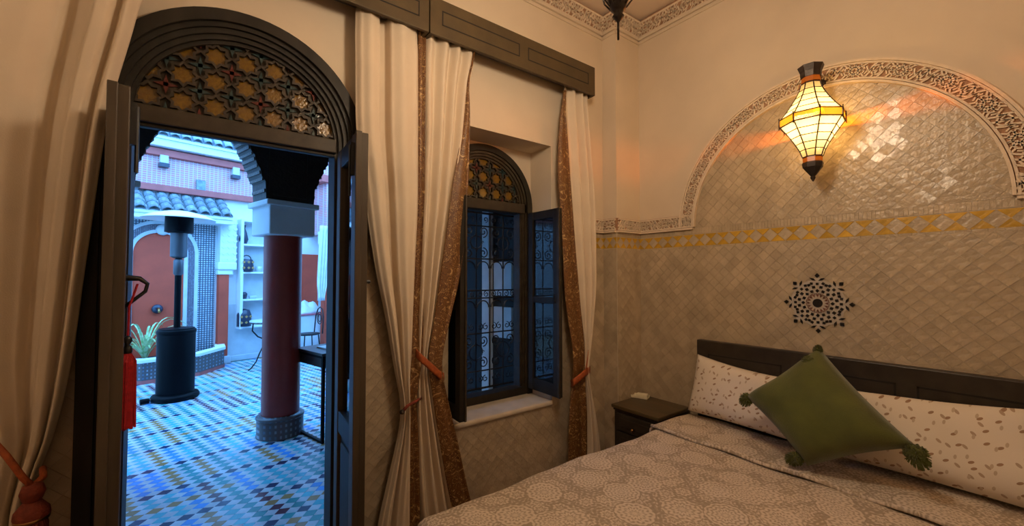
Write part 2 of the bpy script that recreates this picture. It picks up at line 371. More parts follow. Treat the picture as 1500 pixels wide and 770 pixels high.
def disc(cx, cz, r, n=48): return [(cos(2 * pi * i / n), sin(2 * pi * i / n), cx * cos(2 * pi * i / n) + cz * sin(2 * pi * i / n) + r) for i in range(n)]
def area(poly): return abs(sum(p[0] * q[1] - q[0] * p[1] for p, q in zip(poly, poly[1:] + poly[:1]))) / 2
def in_half(p, half): return all(nx * p[0] + ny * p[1] <= d + 1e-6 for nx, ny, d in half)
def arcpts(cx, cz, r, a0, a1, n): return [(cx + r * cos(a0 + (a1 - a0) * i / n), cz + r * sin(a0 + (a1 - a0) * i / n)) for i in range(n + 1)]

# ------------------------------------------------------------------ the room
WY, WYB, WX, ZC = 2.19, 2.58, 2.85, 3.55
PX, PY = 2.557, 2.056                        # corner pier
XE, YB = -2.6, -.46
DC, DR_OUT, DR_IN, DZ = .1475, .51, .385, 2.155
NX0, NX1, NZ0, NZ1, NY = 1.17, 1.995, .62, 2.43, 2.42
WC, WR = (NX0 + NX1) / 2, (NX1 - NX0) / 2
WZ = NZ1 - .012 - WR

o = MB().box(XE - .3, WX + .3, YB - .3, WYB, -.12, 0).build('floor', 'floor_room'); tag(o, 'terracotta floor of the bedroom, mostly hidden by the bed', 'floor', kind='structure')
o = MB().box(XE - .3, WX + .3, YB - .3, WYB + .02, ZC, ZC + .25).build('ceiling', 'ceiling'); tag(o, 'cream plaster ceiling above the carved cornice', 'ceiling', kind='structure')
mb = MB()
DL, DRt = DC - DR_OUT, DC + DR_OUT
for x0, x1 in ((XE - .3, DL), (DRt, NX0), (NX1, WX + .3)): mb.box(x0, x1, WY, WYB, 0, ZC)
mb.box(NX0, NX1, WY, WYB, 0, NZ0 - .034); mb.box(NX0, NX1, WY, WYB, NZ1, ZC)
def arch_fill(mb, cx, cz, r, y0, y1, top, n=28):
    xs = [(cx - r * cos(pi * i / n), cz + r * sin(pi * i / n)) for i in range(n + 1)]
    for (xa, za), (xb, zb) in zip(xs, xs[1:]): mb.prism([(xa, za), (xb, zb), (xb, top), (xa, top)], XZ(0), y0, y1)
arch_fill(mb, DC, DZ, DR_OUT, WY, WYB, ZC)
arch_fill(mb, WC, WZ, WR, NY + .0, WYB, NZ1 + .001)
mb.box(PX, WX, PY, WY + .01, 0, ZC)
wall_left = mb.build('wall_left', 'plaster'); tag(wall_left, 'cream plaster wall with the arched door and recessed window', 'wall', kind='structure')
wall_right = MB().box(WX, WX + .3, YB - .3, WYB, 0, ZC).build('wall_right', 'plaster'); tag(wall_right, 'wall behind the bed with beige tiles and arched tile panel', 'wall', kind='structure')
o = MB().box(XE - .3, WX + .3, YB - .3, YB, 0, ZC).build('wall_back', 'plaster'); tag(o, 'plain cream wall behind the viewer', 'wall', kind='structure')
o = MB().box(XE - .3, XE, YB, WY, 0, ZC).build('wall_end', 'plaster'); tag(o, 'plain cream end wall of the room beyond the foot of the bed', 'wall', kind='structure')

# ---- zellige: every tile is cut, set and slightly tilted
def tile_solid(mb, poly, frame, tilt, h=.003, inset=.0007):
    O, e1, e2, n = frame; k = len(poly)
    ca, cb = sum(p[0] for p in poly) / k, sum(p[1] for p in poly) / k
    R = max(hypot(p[0] - ca, p[1] - cb) for p in poly); sc = max(.5, 1 - inset / max(R, 1e-4) * 1.4)
    vs = [O + e1 * (ca + (a - ca) * .985) + e2 * (cb + (b - cb) * .985) for a, b in poly]
    for a, b in poly:
        da, db = (a - ca) * sc, (b - cb) * sc
        vs.append(O + e1 * (ca + da) + e2 * (cb + db) + n * (h + da * tilt[0] + db * tilt[1]))
    fs = [tuple(range(k, 2 * k))] + [(i, (i + 1) % k, k + (i + 1) % k, k + i) for i in range(k)]
    mb.add(vs, fs)
def orient(poly): 
    s = sum(p[0] * q[1] - q[0] * p[1] for p, q in zip(poly, poly[1:] + poly[:1])); return poly if s > 0 else poly[::-1]
TILE_MESH = {}
def lay(parent, frame, zones, side, matname, seen, most, stuff_label, name='zellige_tile', off=(0, 0), tilt=.018):
    O, e1, e2, n = frame; d = side / sqrt(2); cand, stuff = [], MB()
    key = (side, matname)
    if key not in TILE_MESH:
        t = MB(); sq = [(d, 0), (0, d), (-d, 0), (0, -d)]
        tile_solid(t, sq, (Vector((0, 0, 0)), Vector((1, 0, 0)), Vector((0, 1, 0)), Vector((0, 0, 1))), (0, 0))
        TILE_MESH[key] = t.mesh(name, matname, fix=False, center=False)[0]
    cells = {}
    for zone, bb in zones:
        i0, i1 = int((bb[0] - off[0]) / d) - 2, int((bb[1] - off[0]) / d) + 2; j0, j1 = int((bb[2] - off[1]) / d) - 2, int((bb[3] - off[1]) / d) + 2
        for i in range(i0, i1 + 1):
            for j in range(j0, j1 + 1):
                if (i + j) % 2: continue
                a, b = off[0] + i * d, off[1] + j * d; sq = [(a + d, b), (a, b + d), (a - d, b), (a, b - d)]
                if all(in_half(p, zone) for p in sq):
                    if (i, j) in cells: continue
                    cells[(i, j)] = 1
                    cand.append((a, b))
                else:
                    pl = clip(sq, zone)
                    if len(pl) >= 3 and area(pl) > 4e-5:
                        tile_solid(stuff, orient(pl), frame, (random.gauss(0, tilt), random.gauss(0, tilt)))
    scored = []
    for a, b in cand:
        P = O + e1 * a + e2 * b; q = proj(P); s = 0
        if q and -5 < q[0] < 1505 and -5 < q[1] < 775 and seen(P, q):
            qa, qb = proj(P + e1 * .01), proj(P + e2 * .01); s = abs((qa[0] - q[0]) * (qb[1] - q[1]) - (qa[1] - q[1]) * (qb[0] - q[0])) if qa and qb else 0
        scored.append((s, a, b))
    scored.sort(reverse=True); n_parts = 0
    for s, a, b in scored:
        tl = (random.gauss(0, tilt), random.gauss(0, tilt))
        if s > 0 and n_parts < most:
            n_parts += 1
            P = O + e1 * a + e2 * b
            o = link(name, TILE_MESH[key], P, parent)
            nn = (n - e1 * tl[0] - e2 * tl[1]).normalized(); sp_ = random.gauss(0, .02); e1r = e1 + e2 * sp_; a1 = (e1r - nn * e1r.dot(nn)).normalized(); a2 = nn.cross(a1)
            o.rotation_mode = 'QUATERNION'; o.rotation_quaternion = Matrix((a1, a2, nn)).transposed().to_quaternion()
        else: tile_solid(stuff, [(a + d, b), (a, b + d), (a - d, b), (a, b - d)], frame, tl)
    if stuff.v:
        o = stuff.build(name + 's_small', matname, parent, fix=False); tag(o, kind='stuff', label=stuff_label)
X_, Y_, Z_ = Vector((1, 0, 0)), Vector((0, 1, 0)), Vector((0, 0, 1))
FR_R = (Vector((WX - .002, 0, 0)), -Y_, Z_, -X_)          # right wall: a = -y
FR_L = (Vector((0, WY - .002, 0)), X_, Z_, -Y_)
FR_PS = (Vector((PX - .002, 0, 0)), -Y_, Z_, -X_)
FR_PF = (Vector((0, PY - .002, 0)), X_, Z_, -Y_)
AC, AR, AZ = .85, .742, 1.85                                # arch of the tile panel
ZB0, ZB1, ZT = 1.712, 1.795, 1.842
low = rect(-PY, -YB, 0, ZB0 - .012); arch = disc(-AC, AZ, AR) + [(0, -1, -(ZT))]
g = MB().box(WX - .0025, WX + .01, YB, PY, 0, ZT)
g.prism(arcpts(AC, ZT - .01, AR + .01, 0, pi, 40), lambda a, b, t: Vector((WX + t, a, b)), -.0025, .01)
tag(g.build('grout_bed', 'grout', wall_right), kind=None)
def seen_right(P, q): return P.z > 1.07 or (P.y > 1.57 and P.z > .57) 
lay(wall_right, FR_R, [(low, (-PY, -YB, 0, ZB0)), (arch, (-AC - AR, -AC + AR, ZT, AZ + AR))], .050, 'zellige', seen_right, 300, 'smaller and cut beige zellige tiles of the bed wall')
# yellow chequer band and upright border tiles
def chequer(parent, frame, a0, a1, parts=True):
    O, e1, e2, n = frame; w = (ZB1 - ZB0); k = max(1, round((a1 - a0) / w)); w2 = (a1 - a0) / k; zc = (ZB0 + ZB1) / 2; h = (ZB1 - ZB0) / 2
    st = MB()
    for i in range(k):
        c = a0 + (i + .5) * w2
        jobs = [('pale_lozenge_tile', 'zellige', [(c + w2 / 2, zc), (c, zc + h), (c - w2 / 2, zc), (c, zc - h)])]
        for x, sgn in ((c - w2 / 2, 1),) + (((a1, 1),) if i == k - 1 else ()):
            l, r = max(a0, x - w2 / 2), min(a1, x + w2 / 2)
            jobs.append(('yellow_triangle_tile', 'yellow', [(l, zc + h), (x, zc), (r, zc + h)]))
            jobs.append(('yellow_triangle_tile', 'yellow', [(l, zc - h), (x, zc), (r, zc - h)]))
        for nm, mt, pl in jobs:
            t = MB(); tile_solid(t, orient(pl), frame, (random.gauss(0, .02), random.gauss(0, .02))); t.build(nm, mt, parent, fix=False)
    m = round((a1 - a0) / .018)
    for i in range(m):
        l, r = a0 + (a1 - a0) * i / m, a0 + (a1 - a0) * (i + 1) / m
        tile_solid(st, [(l, ZB1 + .003), (r, ZB1 + .003), (r, ZT), (l, ZT)], frame, (random.gauss(0, .03), 0))
    m2 = round((a1 - a0) / .05)
    for i in range(m2):
        l, r = a0 + (a1 - a0) * i / m2, a0 + (a1 - a0) * (i + 1) / m2
        tile_solid(st, [(l, ZB0 - .012), (r, ZB0 - .012), (r, ZB0), (l, ZB0)], frame, (0, 0))
    tag(st.build('border_tiles', 'zellige', parent, fix=False), kind='stuff')
chequer(wall_right, FR_R, -PY, -YB)
g = MB(); g.box(XE, DL, WY - .0025, WY + .01, 0, ZT); g.box(DRt, NX0, WY - .0025, WY + .01, 0, ZT); g.box(NX0, NX1, WY - .0025, WY + .01, 0, NZ0 - .02); g.box(NX1, PX, WY - .0025, WY + .01, 0, ZT)
g.box(PX - .0025, PX + .01, PY - .0025, WY, 0, ZT); g.box(PX, WX, PY - .0025, PY + .01, 0, ZT)
g.build('grout_bed', 'grout', wall_left)
def seen_left(P, q): return (NX0 + .05 < P.x < NX1 + .1 and P.z > .2) or (.68 < P.x < .95 and P.z > .1) or P.x > 2.2
zl = [(rect(XE + 1.6, DL, 0, ZT), (XE + 1.6, DL, 0, ZT)), (rect(DRt, NX0, 0, ZT), (DRt, NX0, 0, ZT)), (rect(NX0, NX1, 0, NZ0 - .03), (NX0, NX1, 0, NZ0 - .03)), (rect(NX1, PX, 0, ZB0 - .012), (NX1, PX, 0, ZB0))]
lay(wall_left, FR_L, zl, .050, 'zellige', seen_left, 230, 'smaller and cut beige zellige tiles of the window wall')
lay(wall_left, FR_PS, [(rect(-WY, -PY, 0, ZB0 - .012), (-WY, -PY, 0, ZB0))], .050, 'zellige', lambda P, q: False, 0, 'beige zellige tiles on the side of the corner pier', name='pier_tile')
lay(wall_left, FR_PF, [(rect(PX, WX, 0, ZB0 - .012), (PX, WX, 0, ZB0))], .050, 'zellige', lambda P, q: P.z > .5, 70, 'beige zellige tiles on the front of the corner pier', name='pier_tile')
chequer(wall_left, FR_PF, PX, WX); chequer(wall_left, FR_PS, -WY, -PY); chequer(wall_left, FR_L, NX1 + .02, PX)

# ---- carved stucco: raised knotwork over a sunk ground, one panel after another
def motif(mb, fn, w, h, k):
    """fn(a,b,t): a 0..w along, b 0..h across, t height above ground"""
    t1 = .010
    def bar(pts, wd):
        O, I = [], []
        for i, p in enumerate(pts):
            a = pts[max(0, i - 1)]; b = pts[min(len(pts) - 1, i + 1)]; dx, dy = b[0] - a[0], b[1] - a[1]; L = hypot(dx, dy) or 1
            O.append((p[0] - dy / L * wd / 2, p[1] + dx / L * wd / 2)); I.append((p[0] + dy / L * wd / 2, p[1] - dx / L * wd / 2))
        mb.strip(O, I, fn, 0, t1)
    bw = h * .105; cx, cy = w / 2, h / 2
    bar([(0, h * .09), (w / 2, h * .09), (w, h * .09)], bw); bar([(0, h * .91), (w / 2, h * .91), (w, h * .91)], bw)
    lo, hi = h * .13, h * .87
    P = lambda r, a: (cx + r * cos(a), cy + r * sin(a))
    if k % 2 == 0:                                    # eight-petalled knot with leaf curls in the corners
        R = h * .33
        for q in range(4): a0 = q * pi / 2 + pi / 4; bar([P(R, a0), P(R * .55, a0 + .5), P(R * .55, a0 + pi / 2 - .5), P(R, a0 + pi / 2)], bw * .8)
        for q in range(4): a0 = q * pi / 2; bar([P(R * 1.1, a0), P(R * .3, a0 + pi / 4), P(R * 1.1, a0 + pi / 2)], bw * .7)
        for sx in (-1, 1):
            x = cx + sx * w / 2
            bar([(x, lo), (x - sx * w * .13, h * .3), (x - sx * w * .05, h * .45), (x - sx * w * .2, h * .5), (x - sx * w * .05, h * .58), (x - sx * w * .14, h * .72), (x, hi)], bw * .75)
            bar([(cx + sx * w * .30, lo), (cx + sx * w * .22, h * .25), (cx + sx * w * .36, h * .34)], bw * .7); bar([(cx + sx * w * .30, hi), (cx + sx * w * .22, h * .75), (cx + sx * w * .36, h * .66)], bw * .7)
    else:                                             # slanting stems with paired leaves
        for q in (-.28, 0, .28):
            x = cx + q * w; bar([(x - w * .16, lo), (x - w * .02, h * .36), (x + w * .02, h * .62), (x + w * .16, hi)], bw * .85)
            for sx in (-1, 1): bar([(x, cy), (x + sx * w * .09, cy + h * .12 * sx + h * .06), (x + sx * w * .14, cy - h * .04)], bw * .65)
        bar(arcpts(cx, cy, h * .24, .4, pi - .4, 6), bw * .7); bar(arcpts(cx, cy, h * .24, pi + .4, 2 * pi - .4, 6), bw * .7)
        bar([(0, h * .3), (w * .1, cy), (0, h * .7)], bw * .7); bar([(w, h * .3), (w * .9, cy), (w, h * .7)], bw * .7)
def frieze(parent, fnbase, length, h, mod, ground=True, k0=0):
    n = max(1, round(length / mod)); w = length / n
    for i in range(n):
        mb = MB(); f = (lambda i: lambda a, b, t: fnbase(i * w + a, b, t))(i)
        motif(mb, f, w, h, i + k0); tag(mb.build('carved_panel', 'stucco', parent), kind='stuff')
def straight(P0, e, upv, n): return lambda a, b, t: P0 + e * a + upv * b + n * t
fz = thing('trim_1', (WX, AC, 1.84), 'carved stucco frieze that rises into an arch above the bed', 'frieze', kind='structure')
FH, z0f = .098, 1.845
def archfn(a, b, t): th = pi - a / (AR + FH / 2) ; return Vector((WX - .014 - t, AC - (AR + b) * cos(th) * -1 * -1, AZ + (AR + b) * sin(th)))
def archfn(a, b, t):
    th = a / (AR + FH / 2); return Vector((WX - .012 - t, AC + (AR + b) * cos(th), AZ + (AR + b) * sin(th)))
frieze(fz, archfn, pi * (AR + FH / 2), FH, .098)
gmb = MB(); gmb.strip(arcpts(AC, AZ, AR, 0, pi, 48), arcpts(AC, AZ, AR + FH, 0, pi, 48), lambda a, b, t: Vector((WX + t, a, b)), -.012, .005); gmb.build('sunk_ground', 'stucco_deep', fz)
for rr in (AR - .006, AR + FH + .004):
    MB().strip(arcpts(AC, AZ, rr - .006, 0, pi, 60), arcpts(AC, AZ, rr + .006, 0, pi, 60), lambda a, b, t: Vector((WX + t, a, b)), -.026, .005).build('arch_bead', 'stucco', fz)
segs = [(Vector((WX, AC + AR + .0, z0f)), Y_, -X_, PY - AC - AR), (Vector((PX, PY, z0f)), X_, -Y_, WX - PX), (Vector((PX, PY, z0f)), Y_, -X_, WY - PY), (Vector((NX1 + .04, WY, z0f)), X_, -Y_, PX - NX1 - .04),
        (Vector((WX, YB, z0f)), Y_, -X_, AC - AR - YB)]
for k, (P0, e, n, L) in enumerate(segs):
    frieze(fz, straight(P0 + n * .012, e, Z_, n), L, FH, .098, k0=k)
    m = MB(); q = [P0, P0 + e * L]; 
    def pl(z0, z1, t, nm, mt):
        mm = MB(); a, b = P0 + Z_ * z0, P0 + e * L + Z_ * z1
        cs = [(0, z0, 0), (L, z0, 0), (L, z1, 0), (0, z1, 0), (0, z0, t), (L, z0, t), (L, z1, t), (0, z1, t)]
        mm.add([P0 + e * a + Z_ * b + n * c for a, b, c in cs], [(0, 3, 2, 1), (4, 5, 6, 7), (0, 1, 5, 4), (1, 2, 6, 5), (2, 3, 7, 6), (3, 0, 4, 7)]); mm.build(nm, mt, fz)
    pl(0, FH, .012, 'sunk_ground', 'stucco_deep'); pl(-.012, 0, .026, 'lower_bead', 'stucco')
# cornice: 45 degree carved cove round the room, with a bead under it
co = thing('trim_2', (2.4, 1.9, 3.45), 'carved cornice where the walls meet the ceiling', 'cornice', kind='structure')
CH = .115; s2 = sqrt(.5)
for k, (P0, e, n, L, m0, m1) in enumerate(((Vector((XE, WY, 3.45)), X_, -Y_, PX - XE, 0, 1), (Vector((PX, WY, 3.45)), -Y_, -X_, WY - PY, 1, -1), (Vector((PX, PY, 3.45)), X_, -Y_, WX - PX, -1, 1), (Vector((WX, PY, 3.45)), -Y_, -X_, PY - YB, 1, 0))):
    d = (n * s2 + Z_ * s2); nn = (n * s2 - Z_ * s2)
    def fnc(a, b, t, P0=P0, e=e, d=d, nn=nn, L=L, m0=m0, m1=m1):
        lo, hi = m0 * b * s2, L - m1 * b * s2
        return P0 + e * (lo + (hi - lo) * a / L) + d * b + nn * t
    if L > 1:
        # carve only as far as the room is furnished; the rest of the run carries on plain
        frieze(co, fnc, L, CH, .115)
    else: frieze(co, fnc, L, CH, .115)
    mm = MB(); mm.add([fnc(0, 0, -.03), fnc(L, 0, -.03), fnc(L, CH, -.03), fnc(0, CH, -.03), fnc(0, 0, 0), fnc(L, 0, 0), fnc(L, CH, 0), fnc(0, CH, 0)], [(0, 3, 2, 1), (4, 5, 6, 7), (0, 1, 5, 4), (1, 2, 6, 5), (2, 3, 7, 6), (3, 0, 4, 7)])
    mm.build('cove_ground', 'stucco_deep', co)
    for zz, tt in ((-.022, .016), (-.052, .009)):
        mm = MB(); cs = [(0, zz, 0), (L, zz, 0), (L, zz + .018, 0), (0, zz + .018, 0), (0, zz, tt), (L, zz, tt), (L, zz + .018, tt), (0, zz + .018, tt)]
        mm.add([P0 + e * (a + (-m0 * 0 if a == 0 else 0)) + Z_ * b + n * c for a, b, c in cs], [(0, 3, 2, 1), (4, 5, 6, 7), (0, 1, 5, 4), (1, 2, 6, 5), (2, 3, 7, 6), (3, 0, 4, 7)]); mm.build('cornice_bead', 'plaster', co)

# ------------------------------------------------------------------ fretwork of stars and crosses
def star(cx, cz, R, ph=0):
    r = R * .765 / 1.0 * .95; return [(cx + (R if i % 2 == 0 else r) * cos(ph + pi * i / 8), cz + (R if i % 2 == 0 else r) * sin(ph + pi * i / 8)) for i in range(16)]
def fretwork(parent, cx, cz, r, zb, a, Y):
    region = disc(cx, cz, r, 40) + [(0, -1, -zb)]
    f = XZ(Y)
    rows = int((r + .1) / a) + 2; cols = int(r / a) + 2
    for j in range(-1, rows):
        for i in range(-cols, cols + 1):
            x, z = cx + i * a, zb + a * .47 + j * a; R = a * .5
            ps = star(x, z, R * 1.03); ins = star(x, z, R * .76)
            ring = MB()
            for q in range(16):
                pl = clip([ps[q], ps[(q + 1) % 16], ins[(q + 1) % 16], ins[q]], region)
                if len(pl) >= 3 and area(pl) > 1e-6: ring.prism(pl, f, -.012, .006)
            if ring.v: ring.build('star_frame', 'fret', parent)
            pane = MB()
            pp = star(x, z, R * .80)
            for q in range(16):
                pl = clip([(x, z), pp[q], pp[(q + 1) % 16]], region)
                if len(pl) >= 3 and area(pl) > 1e-6: pane.prism(pl, f, .004, .009)
            if pane.v: pane.build('star_pane', 'amber', parent)
            xc, zc = x + a / 2, z + a / 2; L, wd = a * .36, a * .075
            cr = MB()
            for pl in ([(xc - L, zc), (xc - wd, zc - wd), (xc + wd, zc - wd), (xc + L, zc), (xc + wd, zc + wd), (xc - wd, zc + wd)], [(xc, zc - L), (xc + wd, zc - wd), (xc + wd, zc + wd), (xc, zc + L), (xc - wd, zc + wd), (xc - wd, zc - wd)]):
                q = clip(pl, region)
                if len(q) >= 3 and area(q) > 2e-6: cr.prism(q, f, -.003, .011)
            if cr.v: cr.build('cross_pane', 'maroon_glass' if (i + j) % 3 == 0 else 'teal_glass', parent)
    bk = MB(); pl = clip([(cx + r * 1.01 * cos(2 * pi * i / 40), cz + r * 1.01 * sin(2 * pi * i / 40)) for i in range(40)], [(0, -1, -zb)])
    bk.prism(pl, f, .006, .022); bk.build('backing_board', 'fret', parent)

# ------------------------------------------------------------------ door
door = thing('door_1', (DC, WY, 0), 'dark wooden double door under an arched transom, open to the courtyard', 'door', kind='structure')
yf = WY - .035
m = MB()
path_o = [(DL, 0)] + [(DL, DZ)] + arcpts(DC, DZ, DR_OUT, pi, 0, 40)[1:-1] + [(DRt, DZ), (DRt, 0)]
ri = DR_OUT - .05
path_i = [(DC - ri, 0)] + [(DC - ri, DZ)] + arcpts(DC, DZ, ri, pi, 0, 40)[1:-1] + [(DC + ri, DZ), (DC + ri, 0)]
m.strip(path_o, path_i, XZ(0), yf, WY + .16); m.build('frame', 'wood', door)
for r0, r1, y0 in ((.462, .440, -.018), (.442, .418, -.004), (.420, .398, .010), (.400, .382, .024)):
    po = [(DC - r0, 0)] + [(DC - r0, DZ)] + arcpts(DC, DZ, r0, pi, 0, 40)[1:-1] + [(DC + r0, DZ), (DC + r0, 0)]
    pi_ = [(DC - r1, 0)] + [(DC - r1, DZ)] + arcpts(DC, DZ, r1, pi, 0, 40)[1:-1] + [(DC + r1, DZ), (DC + r1, 0)]
    MB().strip(po, pi_, XZ(0), WY + y0, WY + .15).build('moulding', 'wood', door)
zr0, zr1 = 2.12, 2.192
MB().box(DC - .39, DC + .39, WY + .012, WY + .07, zr0, zr1).build('transom_rail', 'fret', door, bevel=.006)
MB().box(DC - .39, DC + .39, WY + .03, WY + .065, zr0 - .016, zr0 + .004).build('rebate_bar', 'wood', door, bevel=.004)
fretwork(door, DC, DZ, .388, zr1 - .002, .1135, WY + .045)
MB().box(DL, DRt, WY - .01, WYB, -.01, .015).build('threshold', 'sill', door)

def leaf(name, hinge, free, side, label):
    """a glazed leaf from hinge to free edge; the frame has x along the leaf, y its thickness, z up"""
    hx, fx = Vector(hinge), Vector(free); d = (fx - hx); L = d.length; d.normalize(); nrm = Vector((-d.y, d.x, 0))
    T = Matrix.Translation(hx) @ Matrix((d, nrm, Z_)).transposed().to_4x4()
    z0, z1, th, st = .03, 2.115, .052, .075
    mid = .80
    def P(mb, nm, mt, par, **k): return mb.build(nm, mt, par, T=T, **k)
    root = P(MB().box(0, st, -th / 2, th / 2, z0, z1), 'leaf', 'leaf_wood', door, bevel=.004); tag(root, label)
    P(MB().box(L - st, L, -th / 2, th / 2, z0, z1), 'closing_stile', 'leaf_wood', root, bevel=.004)
    for a, b, nm in ((z0, .20, 'bottom_rail'), (mid - .05, mid + .05, 'lock_rail'), (z1 - .09, z1, 'top_rail')): P(MB().box(st, L - st, -th / 2 + .003, th / 2 - .003, a, b), nm, 'wood', root, bevel=.004)
    P(MB().box(st, L - st, -.009, .009, .20, mid - .05), 'lower_panel', 'wood', root)
    P(MB().box(st + .03, L - st - .03, -.018, .018, .24, mid - .09), 'raised_field', 'wood', root, bevel=.006)
    P(MB().box(st, L - st, -.003, .003, mid + .05, z1 - .09), 'glass_pane', 'clear', root)
    P(MB().box(L - .004, L + .016, -th / 2 - .004, -th / 2 + .022, z0, z1), 'meeting_strip', 'leaf_wood', root, bevel=.003)
    return root, T, L, th
lf, TL, LL, thl = leaf('leaf', (-.262, 2.175, 0), (-.222, 1.80, 0), 1, 'left leaf swung towards the viewer, seen on its closing edge')
rl, TR, LR, thr = leaf('leaf', (.560, 2.175, 0), (.540, 1.79, 0), -1, 'right leaf swung towards the viewer, its glass catching blue light')
for root, T, L, sgn in ((lf, TL, LL, 1), (rl, TR, LR, -1)):
    for z in (2.0, .12):
        MB().cbox((L - .03, sgn * .034, z), (.022, .016, .14)).build('bolt', 'iron', root, T=T)
        MB().tube([(L - .03, sgn * .044, z - .16), (L - .03, sgn * .044, z + .06)], .006).build('bolt_rod', 'iron', root, T=T)
MB().cbox((LR - .20, .036, 1.455), (.11, .024, .085)).build('rim_lock', 'iron', rl, T=TR, bevel=.004)
MB().tube([(LR - .16, .045, 1.47), (LR - .16, .075, 1.47), (LR - .24, .085, 1.465)], .009).build('lever', 'iron', rl, T=TR)
hp = at(184, 407, 1.86)
MB().tube([hp + Vector((-.03, .0, .01)), hp, hp + Vector((.035, 0, -.002)), hp + Vector((.055, 0, -.02)), hp + Vector((.05, 0, -.045)), hp + Vector((.02, 0, -.075)), hp + Vector((-.005, 0, -.10))], [.012, .011, .008, .006, .006, .006, .007], 8).build('pull_handle', 'iron', lf, smooth=True)

# ------------------------------------------------------------------ window
win = thing('window_1', (WC, NY, NZ0), 'arched window with two open glazed casements and a star transom', 'window', kind='structure')
def U(r, zb): return [(WC - r, zb), (WC - r, WZ)] + arcpts(WC, WZ, r, pi, 0, 36)[1:-1] + [(WC + r, WZ), (WC + r, zb)]
MB().strip(U(WR, NZ0), U(WR - .045, NZ0), XZ(0), NY - .02, NY + .10).build('frame', 'wood', win)
for r0, r1, y0 in ((WR - .043, WR - .062, -.008), (WR - .06, WR - .08, .004), (WR - .078, WR - .095, .016)):
    MB().strip(U(r0, NZ0), U(r1, NZ0), XZ(0), NY + y0, NY + .09).build('moulding', 'fret', win)
MB().box(NX0 + .03, NX1 - .03, NY - .012, NY + .09, NZ0, NZ0 + .055).build('bottom_rail', 'wood', win, bevel=.005)
MB().box(NX0 + .04, NX1 - .04, NY - .008, NY + .09, 1.962, 2.035).build('transom_rail', 'fret', win, bevel=.006)
fretwork(win, WC, WZ, WR - .09, 2.034, .112, NY + .03)
o = MB().box(NX0, NX1, WY - .022, WYB, NZ0 - .034, NZ0).build('window_sill', 'sill', win, bevel=.012)
def casement(hx, y0, y1, sgn, label):
    z0, z1, th, st = NZ0 + .045, 1.965, .036, .055
    root = MB().box(hx - th / 2, hx + th / 2, y1, y1 + st, z0, z1).build('casement', 'wood', win, bevel=.003); tag(root, label)
    MB().box(hx - th / 2, hx + th / 2, y0 - st, y0, z0, z1).build('hinge_stile', 'wood', root, bevel=.003)
    for a, b in ((z0, z0 + .085), (1.30, 1.345), (z1 - .06, z1)): MB().box(hx - th / 2 + .002, hx + th / 2 - .002, y1 + st, y0 - st, a, b).build('rail', 'wood', root, bevel=.003)
    for a, b in ((z0 + .085, 1.30), (1.345, z1 - .06)): MB().box(hx - .003, hx + .003, y1 + st, y0 - st, a, b).build('glass_pane', 'pane', root)
    MB().box(hx - sgn * (th / 2 - .002) - .006, hx - sgn * (th / 2 - .002) + .006, y1 - .012, y1 + .012, z0, z1).build('meeting_strip', 'fret', root, bevel=.003)
    MB().tube([(hx - sgn * .022, y1 + .03, 1.31), (hx - sgn * .03, y1 + .03, 1.33), (hx - sgn * .03, y1 + .03, 1.37)], .006).build('catch', 'iron', root)
casement(1.198, NY - .025, 2.065, -1, 'left casement opened square to the wall, seen almost edge on')
casement(1.965, NY - .025, 2.065, 1, 'right casement opened square to the wall, glass facing the left')

# wrought iron grille
GY = NY + .12
gr = thing('window_grille', (WC, GY, .70), 'black wrought iron grille of scrolls and arched bars in the window', 'grille')
gx0, gx1, gz0, gz1 = NX0 + .055, NX1 - .055, .685, 1.955
for a, b in (((gx0, gz0), (gx1, gz0)), ((gx0, gz1), (gx1, gz1)), ((gx0, gz0), (gx0, gz1)), ((gx1, gz0), (gx1, gz1))):
    MB().tube([(a[0], GY, a[1]), (b[0], GY, b[1])], .008, 6).build('frame_bar', 'iron', gr)
for z in (.81, 1.08, 1.335, 1.39, 1.62, 1.86): MB().tube([(gx0, GY, z), (gx1, GY, z)], .0055, 5).build('cross_bar', 'iron', gr)
nb = 6
for i in range(1, nb):
    x = gx0 + (gx1 - gx0) * i / nb; MB().tube([(x, GY, gz0), (x, GY, gz1)], .0055, 5).build('upright_bar', 'iron', gr)
def spiral(cx, cz, r, a0, turns, sg): return [(cx + r * (1 - .8 * i / 18) * cos(a0 + sg * turns * 2 * pi * i / 18), GY, cz + r * (1 - .8 * i / 18) * sin(a0 + sg * turns * 2 * pi * i / 18)) for i in range(19)]
cw_ = (gx1 - gx0) / nb
for i in range(nb):
    x = gx0 + cw_ * (i + .5)
    for zt in (1.62, 1.335):
        MB().tube([(p[0], GY, p[1]) for p in arcpts(x, zt - cw_ * .5 - .01, cw_ * .42, 0, pi, 10)], .0045, 5).build('arch_bar', 'iron', gr)
    for sg in (-1, 1): MB().tube(spiral(x + sg * cw_ * .24, 1.3625, .024, pi / 2, 1.3, sg), .0035, 4).build('scroll', 'iron', gr)
for zc, r in ((1.74, .048), (.945, .055)):
    for q in range(3):
        x = gx0 + cw_ * (2 * q + 1)
        MB().tube([(p[0], GY, p[1]) for p in arcpts(x, zc, r, 0, 2 * pi * 15 / 16, 15)], .0045, 5, closed=True).build('rosette_ring', 'iron', gr)
        for sx in (-1, 1):
            for sz in (-1, 1): MB().tube(spiral(x + sx * .062, zc + sz * .078, .040, -sz * pi / 2, 1.4, sx * sz), .0045, 5).build('scroll', 'iron', gr)
        for k in range(8): MB().tube(spiral(x + (r + .004) * cos(k * pi / 4), zc + (r + .004) * sin(k * pi / 4), .012, k * pi / 4, .9, 1), .003, 4).build('petal_scroll', 'iron', gr)
